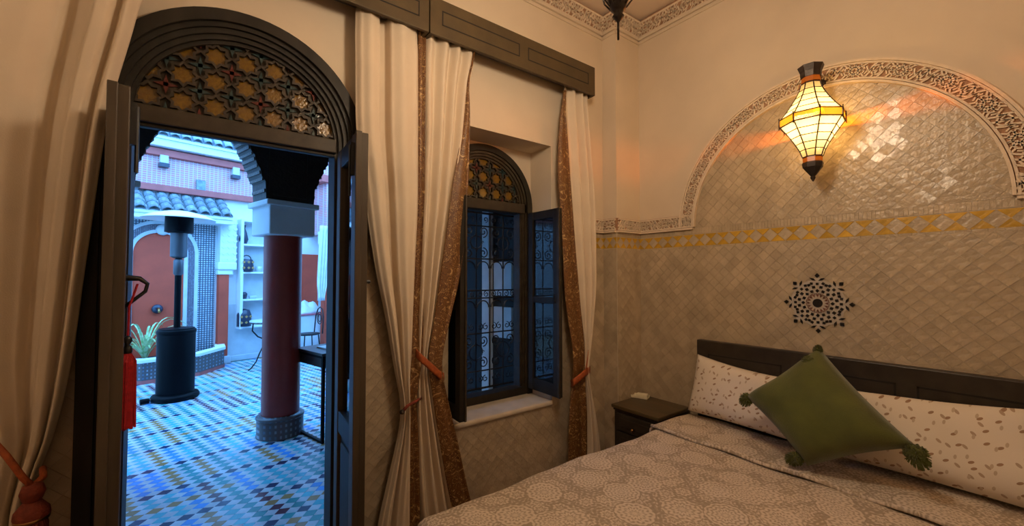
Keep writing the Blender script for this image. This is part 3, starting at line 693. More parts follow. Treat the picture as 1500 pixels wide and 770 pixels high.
for q in range(6):
    x = gx0 + cw_ * (q + .5)
    for sg in (-1, 1):
        MB().tube(spiral(x + sg * .022, .75, .024, pi / 2, 1.2, sg), .0035, 4).build('scroll', 'iron', gr)
        MB().tube(spiral(x + sg * .022, 1.91, .022, -pi / 2, 1.2, sg), .0035, 4).build('scroll', 'iron', gr)
        MB().tube(spiral(x + sg * .024, 1.125, .026, pi / 2, 1.2, sg), .0035, 4).build('scroll', 'iron', gr)

# ------------------------------------------------------------------ valances
VY = 2.03
def valance(x0, x1, panels, label):
    t = thing('curtain_valance', ((x0 + x1) / 2, VY, 2.82), label, 'valance')
    MB().box(x0, x1, VY, VY + .022, 2.82, 3.03).build('front_board', 'wood_in', t, bevel=.003)
    MB().box(x0, x1, VY + .02, WY, 3.005, 3.03).build('top_board', 'wood_in', t)
    for x in (x0, x1 - .02): MB().box(x, x + .02, VY + .02, WY, 2.82, 3.005).build('end_board', 'wood_in', t)
    for a, b in panels:
        for bx in ((a, b, 2.885, 2.891), (a, b, 2.962, 2.968), (a, a + .006, 2.885, 2.968), (b - .006, b, 2.885, 2.968)):
            MB().box(bx[0], bx[1], VY - .0015, VY + .003, bx[2], bx[3]).build('groove', 'wood_groove', t)
    MB().tube([(x0 + .02, VY + .085, 2.865), (x1 - .02, VY + .085, 2.865)], .012, 8).build('curtain_rod', 'bronze', t)
valance(.968, 2.29, ((1.04, 1.585), (1.655, 2.22)), 'olive brown wooden valance with two framed panels above the window')
valance(-.56, .962, ((-.48, .16), (.25, .905)), 'olive brown wooden valance above the door, cut by the picture top')

# ------------------------------------------------------------------ curtains
def xz(pts, Y):
    out = []
    for p in pts:
        if len(p) == 2: q = at(p[0], p[1], Y); out.append((q.z, q.x))
        else: out.append((p[2], p[0]))          # (X, 'z', Z) given in the room
    return sorted(out, reverse=True)
def interp(tab, z):
    if z >= tab[0][0]: return tab[0][1]
    for (za, xa), (zb, xb) in zip(tab, tab[1:]):
        if z >= zb:
            t = (za - z) / (za - zb); return xa + (xb - xa) * t
    return tab[-1][1]
def smooth_tab(tab, z0, z1, n=120, w=4):
    zs = [z0 + (z1 - z0) * i / n for i in range(n + 1)]; xs = [interp(tab, z) for z in zs]
    return [(zs[i], sum(xs[max(0, i - w):i + w + 1]) / len(xs[max(0, i - w):i + w + 1])) for i in range(n + 1)]
def cloth(name, mat, parent, L, R, Y, prof, z0, z1, nu=60, nv=90, thick=.004, w=4):
    Lt, Rt = smooth_tab(xz(L, Y), z0, z1, w=w), smooth_tab(xz(R, Y), z0, z1, w=w)
    def fn(s, t):
        z = z0 + (z1 - z0) * t; xl, xr = interp(Lt, z), interp(Rt, z)
        return Vector((xl + (xr - xl) * s, Y + prof(s, z, xr - xl), z))
    return MB().grid(fn, nu, nv).build(name, mat, parent, smooth=True, solid=thick, fix=False)
def pleats(n, amp, ph=0, tie=1.0, wide=.3):
    def f(s, z, w):
        k = 1.0
        g = math.exp(-((z - tie) / .16) ** 2)
        return -amp * (1 - .55 * g) * (abs(sin(pi * n * s + ph + .25 * sin(2.1 * z))) ** .8) + .02 * g * -1
    return f
def table_prof(tab, amp=1.0):
    def f(s, z, w):
        r = 1 - s
        for (ra, da), (rb, db) in zip(tab, tab[1:]):
            if r <= rb:
                t = (r - ra) / (rb - ra); t = t * t * (3 - 2 * t); return (da + (db - da) * t) * amp
        return tab[-1][1]
    return f
def tassel(parent, top, L, r, mat, cap='knot'):
    t = Vector(top)
    MB().lathe([(.004, .0), (r * .55, -.008), (r * .7, -.03), (r * .55, -.05), (r * .45, -.058)], t, 14).build(cap, mat, parent, smooth=True)
    MB().lathe([(r * .46, -.056), (r * .95, -.085), (r * 1.0, -.10), (r * .9, -.112)], t, 14).build('tassel_head', mat, parent, smooth=True)
    MB().lathe([(r * .93, -.103), (r * .98, -.108), (r * .93, -.116)], t, 14).build('binding', 'brass', parent, smooth=True)
    sk = MB()
    for i in range(26):
        a = 2 * pi * i / 26 + random.uniform(-.1, .1); q = random.uniform(.6, 1.0)
        sk.tube([t + Vector((r * .75 * q * cos(a), r * .75 * q * sin(a), -.105)), t + Vector((r * .95 * q * cos(a), r * .95 * q * sin(a), -.14)), t + Vector((r * 1.05 * q * cos(a + .05), r * 1.05 * q * sin(a + .05), -L))], .0058, 4)
    tag(sk.build('skirt', mat, parent), kind='stuff')

# door, left
c1 = thing('curtain', (-.45, 2.0, .02), 'cream curtain drawn back at the left of the door', 'curtain')
R1 = [(-.13, 'z', 2.86), (205, 0), (190, 60), (174, 105), (155, 180), (144, 250), (133, 330), (122, 400), (112, 480), (98, 560), (80, 630), (60, 690), (-.455, 'z', .80), (-.45, 'z', .4), (-.44, 'z', .02)]
L1 = [(-.80, 'z', 2.86), (-.80, 'z', 1.8), (-.76, 'z', 1.2), (-.60, 'z', .86), (-.66, 'z', .5), (-.72, 'z', .02)]
cloth('cloth', 'curtain', c1, L1, R1, 2.095, table_prof([(0, .01), (.045, -.030), (.09, .018), (.13, -.032), (.18, -.030), (.21, .03), (.30, .05), (.34, .01), (.45, -.018), (.7, -.015), (.8, .02), (1.0, -.01)]), 2.86, .02, nu=110)
tb = thing('curtain_tieback', (-.47, 1.95, .55), 'orange cord tieback with rust red tassel on the leftmost curtain', 'tieback')
k1 = at(48, 712, 1.95)
MB().tube([at(-60, 590, 2.0), at(-25, 630, 1.955), at(10, 668, 1.945), at(34, 700, 1.94), k1], .009, 8).build('cord', 'orange', tb, smooth=True)
MB().tube([k1, k1 + Vector((.012, .05, .008)), k1 + Vector((.0, .10, .02))], .009, 8).build('cord_end', 'orange', tb, smooth=True)
tassel(tb, k1 + Z_ * .012, .30, .042, 'rust')

# door, right
c2 = thing('curtain', (.95, 2.02, .02), 'cream curtain with brown brocade edge between door and window, nearest the door', 'curtain')
L2 = [(.605, 'z', 2.86), (521, 10), (522, 190), (530, 240), (541, 330), (552, 400), (567, 470), (580, 550), (591, 598), (584, 640), (570, 700), (554, 770), (.70, 'z', .02)]
R2 = [(.90, 'z', 2.86), (612, 50), (612, 300), (607, 400), (603, 500), (598, 590), (600, 620), (600, 700), (600, 770), (.90, 'z', .02)]
cloth('cloth', 'curtain', c2, L2, R2, 2.10, table_prof([(0, .0), (.06, -.015), (.30, -.042), (.46, -.020), (.52, .035), (.60, .04), (.66, -.01), (.80, -.03), (.92, -.012), (1, .012)]), 2.86, .02, nu=90)
cloth('brocade_edge', 'brocade', c2, [(612, 40), (611, 300), (606, 400), (602, 500), (596, 585), (598, 620), (598, 700), (598, 770), (.895, 'z', .02)], [(623, 40), (621, 300), (619, 400), (618, 500), (607, 590), (612, 640), (613, 700), (614, 770), (.95, 'z', .02)], 2.105, pleats(1.5, .012), 2.86, .02, nu=12)
tb = thing('curtain_tieback', (.9, 2.0, .9), 'dark knob holding back the curtain nearest the door', 'tieback')
MB().tube([at(590, 602, 2.0), at(597, 594, 2.0), at(608, 588, 2.03), at(616, 583, 2.1)], .008, 8).build('cord', 'rust', tb, smooth=True)
MB().lathe([(.002, .012), (.010, .009), (.013, 0), (.010, -.009), (.002, -.012)], at(589, 603, 1.985), 12).build('knob', 'bronze', tb, smooth=True)

# window, left
c3 = thing('curtain', (1.1, 2.06, .02), 'cream curtain with wide brocade edge at the left of the window', 'curtain')
L3 = [(.985, 'z', 2.86), (620, 60), (621, 200), (618, 300), (615, 400), (612, 500), (611, 545), (610, 600), (612, 700), (616, 770), (1.0, 'z', .02)]
R3 = [(1.30, 'z', 2.86), (687, 70), (684, 140), (680, 190), (667, 300), (656, 360), (645, 430), (634, 490), (624, 528), (632, 570), (645, 630), (660, 700), (674, 770), (1.24, 'z', .02)]
cloth('cloth', 'curtain', c3, L3, R3, 2.10, table_prof([(0, -.006), (.12, -.03), (.24, .012), (.36, -.03), (.48, .014), (.62, -.034), (.76, .012), (.9, -.02), (1, .02)]), 2.86, .02, nu=80)
cloth('brocade_edge', 'brocade', c3, [(1.29, 'z', 2.84), (683, 110), (681, 170), (664, 260), (655, 330), (645, 400), (634, 480), (622, 528), (629, 560), (642, 640), (655, 715), (668, 770), (1.23, 'z', .02)],
      [(1.30, 'z', 2.84), (685, 110), (688, 170), (686, 260), (681, 330), (674, 400), (655, 480), (641, 533), (651, 570), (668, 640), (684, 715), (698, 770), (1.33, 'z', .02)], 2.075, pleats(1.2, .014), 2.84, .02, nu=14)
tb = thing('curtain_tieback', (1.05, 2.05, 1.05), 'burnt orange band tied round the curtain left of the window', 'tieback')
def band(pts, wd, Y0, mat, name, par):
    cs = [at(u, v, y) for u, v, y in pts]
    def fn(s, t):
        x = s * (len(cs) - 1); i = min(int(x), len(cs) - 2); f = x - i; p = cs[i].lerp(cs[i + 1], f); return p + Vector((0, -.004 * sin(pi * t), wd * (t - .5)))
    return MB().grid(fn, 16, 4).build(name, mat, par, smooth=True, solid=.004, fix=False)
band([(608, 515, 2.10), (614, 522, 2.03), (630, 536, 2.02), (644, 549, 2.03), (650, 552, 2.10)], .045, 0, 'orange', 'band', tb)

# window, right
c4 = thing('curtain', (2.2, 2.06, .02), 'cream curtain with brocade edge at the right of the window', 'curtain')
L4 = [(2.04, 'z', 2.86), (824, 150), (828, 200), (832, 300), (838, 380), (846, 470), (850, 545), (856, 570), (857, 620), (858, 680), (2.10, 'z', .02)]
R4 = [(2.28, 'z', 2.86), (872, 140), (874, 300), (874, 420), (866, 500), (859, 545), (866, 580), (874, 620), (882, 680), (2.36, 'z', .02)]
cloth('cloth', 'curtain', c4, L4, R4, 2.10, table_prof([(0, .01), (.12, -.02), (.22, .02), (.36, -.034), (.48, .02), (.66, -.03), (.82, .01), (1, -.012)]), 2.86, .02, nu=70)
cloth('brocade_edge', 'brocade', c4, [(2.03, 'z', 2.80), (822, 150), (818, 200), (816, 250), (820, 300), (824, 360), (826, 420), (832, 480), (839, 545), (833, 600), (832, 680), (2.0, 'z', .02)],
      [(2.045, 'z', 2.80), (826, 150), (830, 200), (833, 250), (837, 300), (841, 360), (846, 420), (851, 480), (854, 545), (858, 600), (858, 680), (2.10, 'z', .02)], 2.075, pleats(1.3, .014), 2.80, .02, nu=14)
tb = thing('curtain_tieback', (2.15, 2.05, 1.0), 'red orange band tied round the curtain right of the window', 'tieback')
band([(836, 562, 2.10), (840, 560, 2.03), (849, 553, 2.025), (858, 545, 2.03), (864, 541, 2.10)], .05, 0, 'orange', 'band', tb)
MB().tube([at(857, 548, 2.03), at(860, 530, 2.025), at(862, 512, 2.05)], [.006, .004, .002], 6).build('loose_end', 'orange', tb, smooth=True)

# red tassel on the door pull
tt = thing('door_tassel', at(187, 520, 1.85), 'scarlet tassel hanging from the pull of the left door leaf', 'tassel')
tp = at(187, 500, 1.85)
MB().tube([hp + Vector((.03, 0, -.02)), at(189, 450, 1.85), tp], .0035, 6).build('cord', 'red_tassel', tt)
MB().lathe([(.003, .02), (.011, .012), (.012, .0), (.005, -.01), (.012, -.02), (.013, -.034), (.006, -.045)], tp, 12).build('bead_knot', 'iron', tt, smooth=True)
sk = MB()
for i in range(34):
    a = 2 * pi * i / 34; q = random.uniform(.55, 1)
    sk.tube([tp + Vector((.008 * cos(a), .008 * sin(a), -.04)), tp + Vector((.021 * q * cos(a), .021 * q * sin(a), -.065)), tp + Vector((.024 * q * cos(a), .024 * q * sin(a), -.282 + random.uniform(-.003, .003)))], .0042, 4)
tag(sk.build('skirt', 'red_tassel', tt), kind='stuff')
#PART2

# ------------------------------------------------------------------ bed
BX0, BY0, BY1 = .76, -.07, 1.53
bed = thing('bed', (1.8, (BY0 + BY1) / 2, 0), 'near-black wooden double bed with panelled headboard against the tiled wall', 'bed')
HBX = 2.785
hb = MB().box(HBX, 2.838, BY0 - .02, 1.55, .05, 1.05).build('headboard', 'bed_wood', bed, bevel=.006)
for y0, y1 in ((1.02, 1.47), (.51, .945), (.0, .435)):
    for bx in ((y0, y1, .953, .962), (y0, y1, .60, .609), (y0, y0 + .009, .60, .962), (y1 - .009, y1, .60, .962)):
        MB().box(HBX - .0015, HBX + .004, bx[0], bx[1], bx[2], bx[3]).build('panel_groove', 'wood_groove', hb)
for y in (BY0, BY1 - .03): MB().box(BX0, HBX, y, y + .03, .14, .30).build('side_rail', 'bed_wood', bed, bevel=.005)
MB().box(BX0 - .02, BX0 + .01, BY0, BY1, .14, .30).build('foot_rail', 'bed_wood', bed, bevel=.005)
MB().box(BX0 + .012, HBX - .002, BY0 + .032, BY1 - .032, .24, .28).build('slat_base', 'bed_wood', bed)
for x in (BX0 + .02, HBX - .08):
    for y in (BY0 + .01, BY1 - .07): MB().box(x, x + .06, y, y + .06, 0, .15).build('leg', 'bed_wood', bed, bevel=.004)
mt = MB().box(BX0 + .01, HBX - .004, BY0 + .01, BY1 - .01, .281, .525).build('mattress', 'mattress', bed, bevel=.04)

def wrap(p, lo, hi, r, drop):
    """arc-length parameter over an edge: returns (coordinate, drop below the top)"""
    def edge(q):                      # q>0 past the corner
        a = q / r
        if a < pi / 2: return r * sin(a), r * (1 - cos(a))
        return r, r + (q - r * pi / 2)
    if p < lo + r: x, d = edge(lo + r - p); return lo + r - x, d
    if p > hi - r: x, d = edge(p - hi + r); return hi - r + x, d
    return p, 0.0
def quilt_fn(x0, x1, y0, y1, top, r, hang, seed, hx=True):
    rn = random.Random(seed); ph = [rn.uniform(0, 6) for _ in range(8)]
    def fn(s, t):
        pa = (x0 - hang * hx) + (x1 - x0 + hang * hx) * s; pb = (y0 - hang) + (y1 - y0 + 2 * hang) * t
        x, dx = wrap(pa, x0, 99, r, 0) if hx else (pa, 0); y, dy = wrap(pb, y0, y1, r, 0)
        d = max(dx, dy) if min(dx, dy) < 1e-6 else hypot(dx, dy) * .8 + .2 * max(dx, dy)
        w = .004 * sin(7 * x + ph[0] + 2 * sin(3 * y + ph[1])) + .003 * sin(11 * y + ph[2] + x * 5) + .0025 * sin(19 * x - 13 * y + ph[3])
        if d > .05:
            k = min(1, (d - .05) / .2); 
            if dy > dx: y += (1 if pb > y0 + .3 else -1) * k * .014 * sin(14 * x + ph[4])
            else: x -= k * .014 * sin(15 * y + ph[5])
        return Vector((x, y, top + w - min(d, hang)))
    return fn
q = thing('bedspread', (1.5, .73, .54), 'beige bedspread printed with round lace medallions', 'bedspread')
MB().grid(quilt_fn(.70, 2.42, BY0 - .03, 1.565, .545, .055, .40, 3), 130, 130).build('quilt', 'quilt', q, smooth=True, fix=False, solid=.008)
MB().grid(quilt_fn(2.26, 2.66, BY0 - .035, 1.57, .566, .05, .36, 5, False), 30, 130).build('folded_top', 'quilt', q, smooth=True, fix=False, solid=.012)
MB().tube([(2.262, BY0 - .04 + (1.575 - BY0 + .04) * i / 40 * .985 + .012, .561 + .004 * sin(i * .7)) for i in range(41)], .010, 8).build('fold_hem', 'quilt', q, smooth=True)

def puff(corners, bulge, name, mat, parent=None, n=28, pinch=.05, lean=0, seed=0, sag=0.0, rounding=.03):
    """cushion spanned by four corners (bottom left, bottom right, top right, top left)"""
    A, B, C, D = [Vector(c) for c in corners]; nrm = ((B - A).cross(D - A)).normalized()
    rn = random.Random(seed); ph = [rn.uniform(0, 6) for _ in range(5)]
    mb = MB()
    def fn(sg):
        def f(s, t):
            u, v = 2 * s - 1, 2 * t - 1; kr = 1 - rounding * (u * v) ** 4; uu, vv = u, v
            # edges draw in between the corners
            u2 = u * kr * (1 - pinch * (1 - v * v)); v2 = v * kr * (1 - pinch * (1 - u * u)) - sag * (1 - u * u) * max(0, v)
            s2, t2 = (u2 + 1) / 2, (v2 + 1) / 2
            p = A.lerp(B, s2).lerp(D.lerp(C, s2), t2)
            h = ((1 - u ** 4) * (1 - v ** 4)) ** .55 * bulge
            h *= 1 + .06 * sin(5 * u + ph[0]) * sin(4 * v + ph[1])
            return p + nrm * h * sg
        return f
    mb.grid(fn(1), n, n); b = MB().grid(fn(-1), n, n); mb.add(b.v, [f[::-1] for f in b.f])
    me, c = mb.mesh(name, mat, smooth=True, fix=False)
    bm = bmesh.new(); bm.from_mesh(me); bmesh.ops.remove_doubles(bm, verts=bm.verts, dist=1e-5); bmesh.ops.recalc_face_normals(bm, faces=bm.faces); bm.to_mesh(me); bm.free()
    return link(name, me, c, parent)
p1 = puff([(2.60, 1.525, .60), (2.56, .80, .60), (2.715, .82, .91), (2.735, 1.525, .965)], .080, 'pillow', 'pillow', seed=1, sag=.10)
tag(p1, 'left of two white pillows with small leaf print, against the headboard', 'pillow', 'bed pillows')
p2 = puff([(2.54, .735, .60), (2.54, -.06, .60), (2.725, -.04, .975), (2.715, .705, .905)], .085, 'pillow', 'pillow', seed=4, sag=.05)
tag(p2, 'right of two white pillows with small leaf print, half hidden by the cushion', 'pillow', 'bed pillows')

# green cushion with pompoms
cu = thing('throw_cushion', (2.4, .75, .58), 'moss green velvet cushion with pompom corners leaning on the pillows', 'cushion')
cT, cL, cR, cB = atx(1199, 506, 2.53), atx(1090, 580, 2.40), atx(1348, 657, 2.36), atx(1183, 684, 2.29)
puff([cB, cR, cT, cL], .118, 'cover', 'green', cu, pinch=.085, seed=7, rounding=.025)
def pompom(P, r, d, nm='pompom'):
    mb = MB(); P = Vector(P); d = Vector(d).normalized(); rn = random.Random(int(P.y * 1e4))
    for i in range(420):
        v = Vector((rn.gauss(0, 1), rn.gauss(0, 1), rn.gauss(0, 1))).normalized()
        st = P + v * r * .55; e = P + v * r * rn.uniform(.92, 1.06) + d * r * .45 * max(0, v.dot(d)) + Vector((0, 0, -.10 * r)); w = v.orthogonal().normalized() * r * .055; w2 = v.cross(w).normalized() * r * .055
        mb.add([st + w, st - w * .5 + w2 * .8, st - w * .5 - w2 * .8, e + w * .7, e - w * .4 + w2 * .6, e - w * .4 - w2 * .6], [(0, 1, 4, 3), (1, 2, 5, 4), (2, 0, 3, 5), (3, 4, 5)])
    o = mb.build(nm, 'green', cu, fix=False); tag(o, kind='stuff')
    MB().lathe([(.002, r * .82), (r * .5, r * .66), (r * .82, 0), (r * .55, -r * .62), (.002, -r * .82)], P, 14).build('pompom_core', 'green', cu, smooth=True)
cc = (cT + cB + cL + cR) / 4; inw = lambda c: c + (cc - c).normalized() * .016
pompom(inw(cL) + Vector((-.004, .0, -.008)), .034, (-.2, .5, -.8)); pompom(inw(cR) + Vector((-.012, -.004, -.022)), .042, (-.2, -.5, -.8)); pompom(cT + Vector((-.100, .012, -.070)), .034, (-.4, .1, -.9)); pompom(cB + Vector((-.01, .045, .03)), .034, (-.5, .5, -.2)); pompom(cT + Vector((-.02, -.002, -.020)), .022, (-.2, -.2, .8))

# ------------------------------------------------------------------ nightstand
ns = thing('nightstand', (2.64, 1.83, 0), 'dark wooden nightstand between the bed and the corner pier', 'nightstand')
x0, x1, y0, y1 = 2.462, 2.826, 1.645, 2.015
MB().box(x0 - .02, x1 + .008, y0 - .015, y1 + .015, .525, .55).build('top', 'stand_wood', ns, bevel=.006)
MB().box(x0 - .008, x1, y0 - .005, y1 + .005, .508, .525).build('moulding', 'bed_wood', ns, bevel=.004)
MB().box(x0 + .004, x1, y0, y1, .06, .508).build('body', 'bed_wood', ns)
for a, b in ((.375, .495), (.10, .36)):
    dr = MB().box(x0 - .012, x0 + .006, y0 + .03, y1 - .03, a, b).build('drawer' if a > .3 else 'cabinet_door', 'bed_wood', ns, bevel=.004)
    MB().box(x0 - .016, x0 - .010, y0 + .06, y1 - .06, a + .03, b - .03).build('raised_panel', 'bed_wood', dr, bevel=.003)
    MB().lathe([(.002, .014), (.010, .010), (.012, 0), (.006, -.008), (.005, -.02)], (0, 0, 0), 12).build('knob', 'brass', dr, T=Matrix.Translation((x0 - .034, (y0 + y1) / 2, (a + b) / 2 - .02)) @ Matrix.Rotation(-pi / 2, 4, 'Y'), smooth=True)
for x in (x0, x1 - .04):
    for y in (y0, y1 - .04): MB().box(x, x + .04, y, y + .04, 0, .062).build('foot', 'bed_wood', ns)
hc = on_floor(938, 582, .55)
hd = thing('soap_dish', (hc.x, hc.y, .55), 'small cream dish with a pale bar on the nightstand', 'dish')
RZ = Matrix.Rotation(.35, 3, 'Z')
MB().cbox((hc.x, hc.y, .556), (.075, .125, .010), RZ).build('tray', 'plastic', hd, bevel=.004)
for s in (-1, 1): MB().cbox(Vector((hc.x, hc.y, .565)) + RZ @ Vector((s * .034, 0, 0)), (.007, .125, .014), RZ).build('rim', 'plastic', hd, bevel=.002)
MB().cbox(Vector((hc.x, hc.y, .573)) + RZ @ Vector((.003, -.015, 0)), (.048, .085, .022), RZ).build('bar', 'plastic', hd, bevel=.007)

# ------------------------------------------------------------------ mosaic medallion on the wall
md = thing('mosaic_medallion', (WX, .848, 1.34), 'round star medallion of black mosaic set in the wall above the headboard', 'medallion')
mc = (-.848, 1.34); MR = .165
FRM = (Vector((WX - .006, 0, 0)), -Y_, Z_, -X_)
def piece(poly, mat, nm='mosaic_piece', h=.006):
    t = MB(); tile_solid(t, orient(poly), FRM, (0, 0), h=h, inset=.0008); t.build(nm, mat, md, fix=False)
def pol(r, a): return (mc[0] + r * cos(a), mc[1] + r * sin(a))
def diamond(r, a, lr, lt, turn=0):
    cx, cz = pol(r, a); a += turn
    return [(cx + lr * cos(a), cz + lr * sin(a)), (cx - lt * sin(a), cz + lt * cos(a)), (cx - lr * cos(a), cz - lr * sin(a)), (cx + lt * sin(a), cz - lt * cos(a))]
piece([pol(MR * (.92 if i % 2 == 0 else .80), pi * i / 8) for i in range(16)], 'pale_tile', 'mosaic_ground', h=.002)
piece([pol(MR * .155, 2 * pi * i / 14) for i in range(14)], 'black_tile', 'mosaic_centre')
for i in range(16):
    a = 2 * pi * i / 16; piece([pol(MR * .31, a - .14), pol(MR * .31, a + .14), pol(MR * .20, a)], 'brown_tile')
    piece([pol(MR * .345, a + .02), pol(MR * .345, a + .37), pol(MR * .325, a + .37), pol(MR * .325, a + .02)], 'brown_tile')
    piece(diamond(MR * .43, a, MR * 0.070, MR * 0.064, pi / 4 if i % 2 else 0), 'black_tile')
    piece(diamond(MR * .56, a + pi / 16, MR * 0.070, MR * 0.070, pi / 4), 'black_tile')
    piece(diamond(MR * .67, a if i % 2 else a, MR * 0.064, MR * 0.064, pi / 4), 'black_tile')
for i in range(8):
    a = 2 * pi * i / 8
    piece(diamond(MR * .96, a, MR * 0.090, MR * 0.077), 'black_tile')
    for s in (-1, 1):
        piece(diamond(MR * .84, a + s * .155, MR * 0.109, MR * 0.041, s * .95 + (pi / 2 if False else 0)), 'black_tile')
        piece(diamond(MR * .70, a + s * .27 - s * .02, MR * 0.064, MR * 0.064, .4), 'black_tile')

# ------------------------------------------------------------------ lamps
def lantern(root, c, prof_u, prof_l, n, ang, mats, rib_r=.0028, band=None, rings=5):
    c = Vector(c)
    def P(r, z, j): a = ang + 2 * pi * j / n; return c + Vector((r * cos(a), r * sin(a), z))
    def strips(prof, mat, nm):
        for j in range(n):
            mb = MB(); vs = []
            for r, z in prof: vs += [P(r, z, j), P(r, z, j + 1)]
            mb.add(vs, [(2 * i, 2 * i + 1, 2 * i + 3, 2 * i + 2) for i in range(len(prof) - 1)]); mb.build(nm, mat, root, fix=False)
    strips(prof_u, mats[0], 'upper_pane'); strips(prof_l, mats[0], 'lower_pane')
    if band: strips(band, mats[1], 'band_pane')
    full = prof_u + (band or []) + prof_l
    for j in range(n): MB().tube([P(r * 1.01, z, j) for r, z in full], rib_r, 5).build('rib', 'bronze', root)
    def at_z(prof, f):
        x = f * (len(prof) - 1); i = min(int(x), len(prof) - 2); t = x - i
        return prof[i][0] + (prof[i + 1][0] - prof[i][0]) * t, prof[i][1] + (prof[i + 1][1] - prof[i][1]) * t
    for prof in (prof_u, prof_l):
        for k in range(rings + 1):
            r, z = at_z(prof, k / rings); MB().tube([P(r * 1.01, z, j) for j in range(n)], rib_r * .75, 4, closed=True).build('wire_ring', 'bronze', root)
def bulb(name, loc, power, size, color, parent):
    l = bpy.data.lights.new(name, 'POINT'); l.energy = power; l.color = color; l.shadow_soft_size = size
    o = bpy.data.objects.new(name, l); COL.objects.link(o); o.parent = parent; o.location = Vector(loc) - WL[parent.name]; return o
SX, SY = 2.672, .806
sc = thing('wall_lantern', (SX, SY, 2.05), 'lit stained glass wall lantern with dark metal cap above the bed', 'lantern')
ang = pi / 8 + radians(8)
cup = lambda z0, z1, r0, r1, k=6, p=1.4: [(r0 + (r1 - r0) * ((i / k) ** p), z0 + (z1 - z0) * i / k) for i in range(k + 1)]
pu = cup(2.555, 2.372, .046, .146); pl_ = [(r, z) for r, z in cup(2.150, 2.330, .046, .146, p=1.3)][::-1]
lantern(sc, (SX, SY, 0), pu, pl_, 8, ang, ('lamp_white', 'lamp_amber'), band=[(.149, 2.372), (.151, 2.351), (.149, 2.330)], rib_r=.0034)
for z0, z1, r0, r1 in ((2.555, 2.592, .046, .044), (2.118, 2.150, .045, .046)):
    for j in range(8):
        a0, a1 = ang + j * pi / 4, ang + (j + 1) * pi / 4
        MB().add([(SX + r0 * cos(a0), SY + r0 * sin(a0), z0), (SX + r0 * cos(a1), SY + r0 * sin(a1), z0), (SX + r1 * cos(a1), SY + r1 * sin(a1), z1), (SX + r1 * cos(a0), SY + r1 * sin(a0), z1)], [(0, 1, 2, 3)]).build('collar_pane', 'lamp_orange', sc, fix=False)
MB().lathe([(.047, 2.590), (.049, 2.598), (.051, 2.62), (.063, 2.652), (.060, 2.654), (.044, 2.61)], (SX, SY, 0), 8, ang).build('top_cap', 'bronze', sc)
MB().lathe([(.047, 2.120), (.050, 2.112), (.047, 2.092), (.016, 2.050), (.010, 2.043), (.014, 2.036), (.003, 2.015)], (SX, SY, 0), 8, ang).build('bottom_finial', 'bronze', sc)
for j in range(8):
    a = ang + j * pi / 4; p = Vector((SX + .154 * cos(a), SY + .154 * sin(a), 0))
    MB().tube([p + Z_ * 2.318, p + Z_ * 2.384], .0028, 5).build('band_pin', 'bronze', sc)
for z in (2.372, 2.330): MB().tube([(SX + .152 * cos(ang + j * pi / 4), SY + .152 * sin(ang + j * pi / 4), z) for j in range(8)], .003, 5, closed=True).build('band_wire', 'bronze', sc)
MB().tube([(SX, SY, 2.63), (SX + .07, SY, 2.62), (SX + .17, SY, 2.60)], .006, 6).build('bracket', 'bronze', sc)
MB().lathe([(.026, 0), (.026, .008), (.012, .014)], (0, 0, 0), 16).build('wall_plate', 'bronze', sc, T=Matrix.Translation((WX - .016, SY, 2.60)) @ Matrix.Rotation(-pi / 2, 4, 'Y'))
bulb('wall_lantern_bulb', (SX, SY, 2.345), LAMP_SCONCE, .012, (1, .72, .40), sc)

def dimming_panes(par, x):  # unseen lower panes, added to dim the light falling downward
    for j in range(8):
        a0, a1 = .2 + j * pi / 4, .2 + (j + 1) * pi / 4; vs = []
        for r, z in ((.115, 2.585), (.085, 2.51), (.05, 2.452)): vs += [(x + r * cos(a0), QY + r * sin(a0), z), (x + r * cos(a1), QY + r * sin(a1), z)]
        MB().add(vs, [(0, 1, 3, 2), (2, 3, 5, 4)]).build('dimming_pane', 'dim_glass', par, fix=False)
        MB().tube([(x + r * cos(a0), QY + r * sin(a0), z) for r, z in ((.116, 2.585), (.086, 2.51), (.051, 2.452))], .004, 5).build('rib', 'bronze', par)
QX, QY = 1.10, .872
cl = thing('ceiling_lantern', (QX, QY, 2.28), 'dark metal ceiling lantern whose pointed finial hangs into the picture top', 'lantern')
lantern(cl, (QX, QY, 0), [(.05, 2.95), (.10, 2.86), (.135, 2.72)], [(.135, 2.72), (.128, 2.64), (.115, 2.585)], 8, .2, ('ceil_glass',), rib_r=.004, rings=2)
MB().lathe([(.0035, 2.288), (.004, 2.345), (.006, 2.35), (.012, 2.358), (.020, 2.366), (.013, 2.376), (.020, 2.386), (.026, 2.392), (.030, 2.41), (.040, 2.44), (.052, 2.452)], (QX, QY, 0), 14).build('finial', 'bronze', cl, smooth=True)
for j in range(8):
    a = .2 + j * pi / 4; MB().tube([(QX + .028 * cos(a), QY + .028 * sin(a), 2.40), (QX + .05 * cos(a), QY + .05 * sin(a), 2.43), (QX + .058 * cos(a), QY + .058 * sin(a), 2.46), (QX + .05 * cos(a), QY + .05 * sin(a), 2.48)], .003, 5).build('scroll_wire', 'bronze', cl)
MB().lathe([(.055, 2.95), (.06, 2.97), (.03, 3.02), (.01, 3.05)], (QX, QY, 0), 12).build('crown', 'bronze', cl, smooth=True)
for k in range(12):
    z = 3.06 + k * .034; d = X_ if k % 2 else Y_
    MB().tube([Vector((QX, QY, z)) + d * .009 * cos(a) + Z_ * .022 * sin(a) for a in [2 * pi * i / 8 for i in range(8)]], .0025, 4, closed=True).build('chain_link', 'bronze', cl)
MB().lathe([(.004, 3.44), (.02, 3.46), (.06, 3.53), (.062, 3.552)], (QX, QY, 0), 14).build('ceiling_rose', 'bronze', cl, smooth=True)
dimming_panes(cl, QX)
bulb('ceiling_lantern_bulb', (QX, QY, 2.68), LAMP_CEIL, .13, WARM, cl)

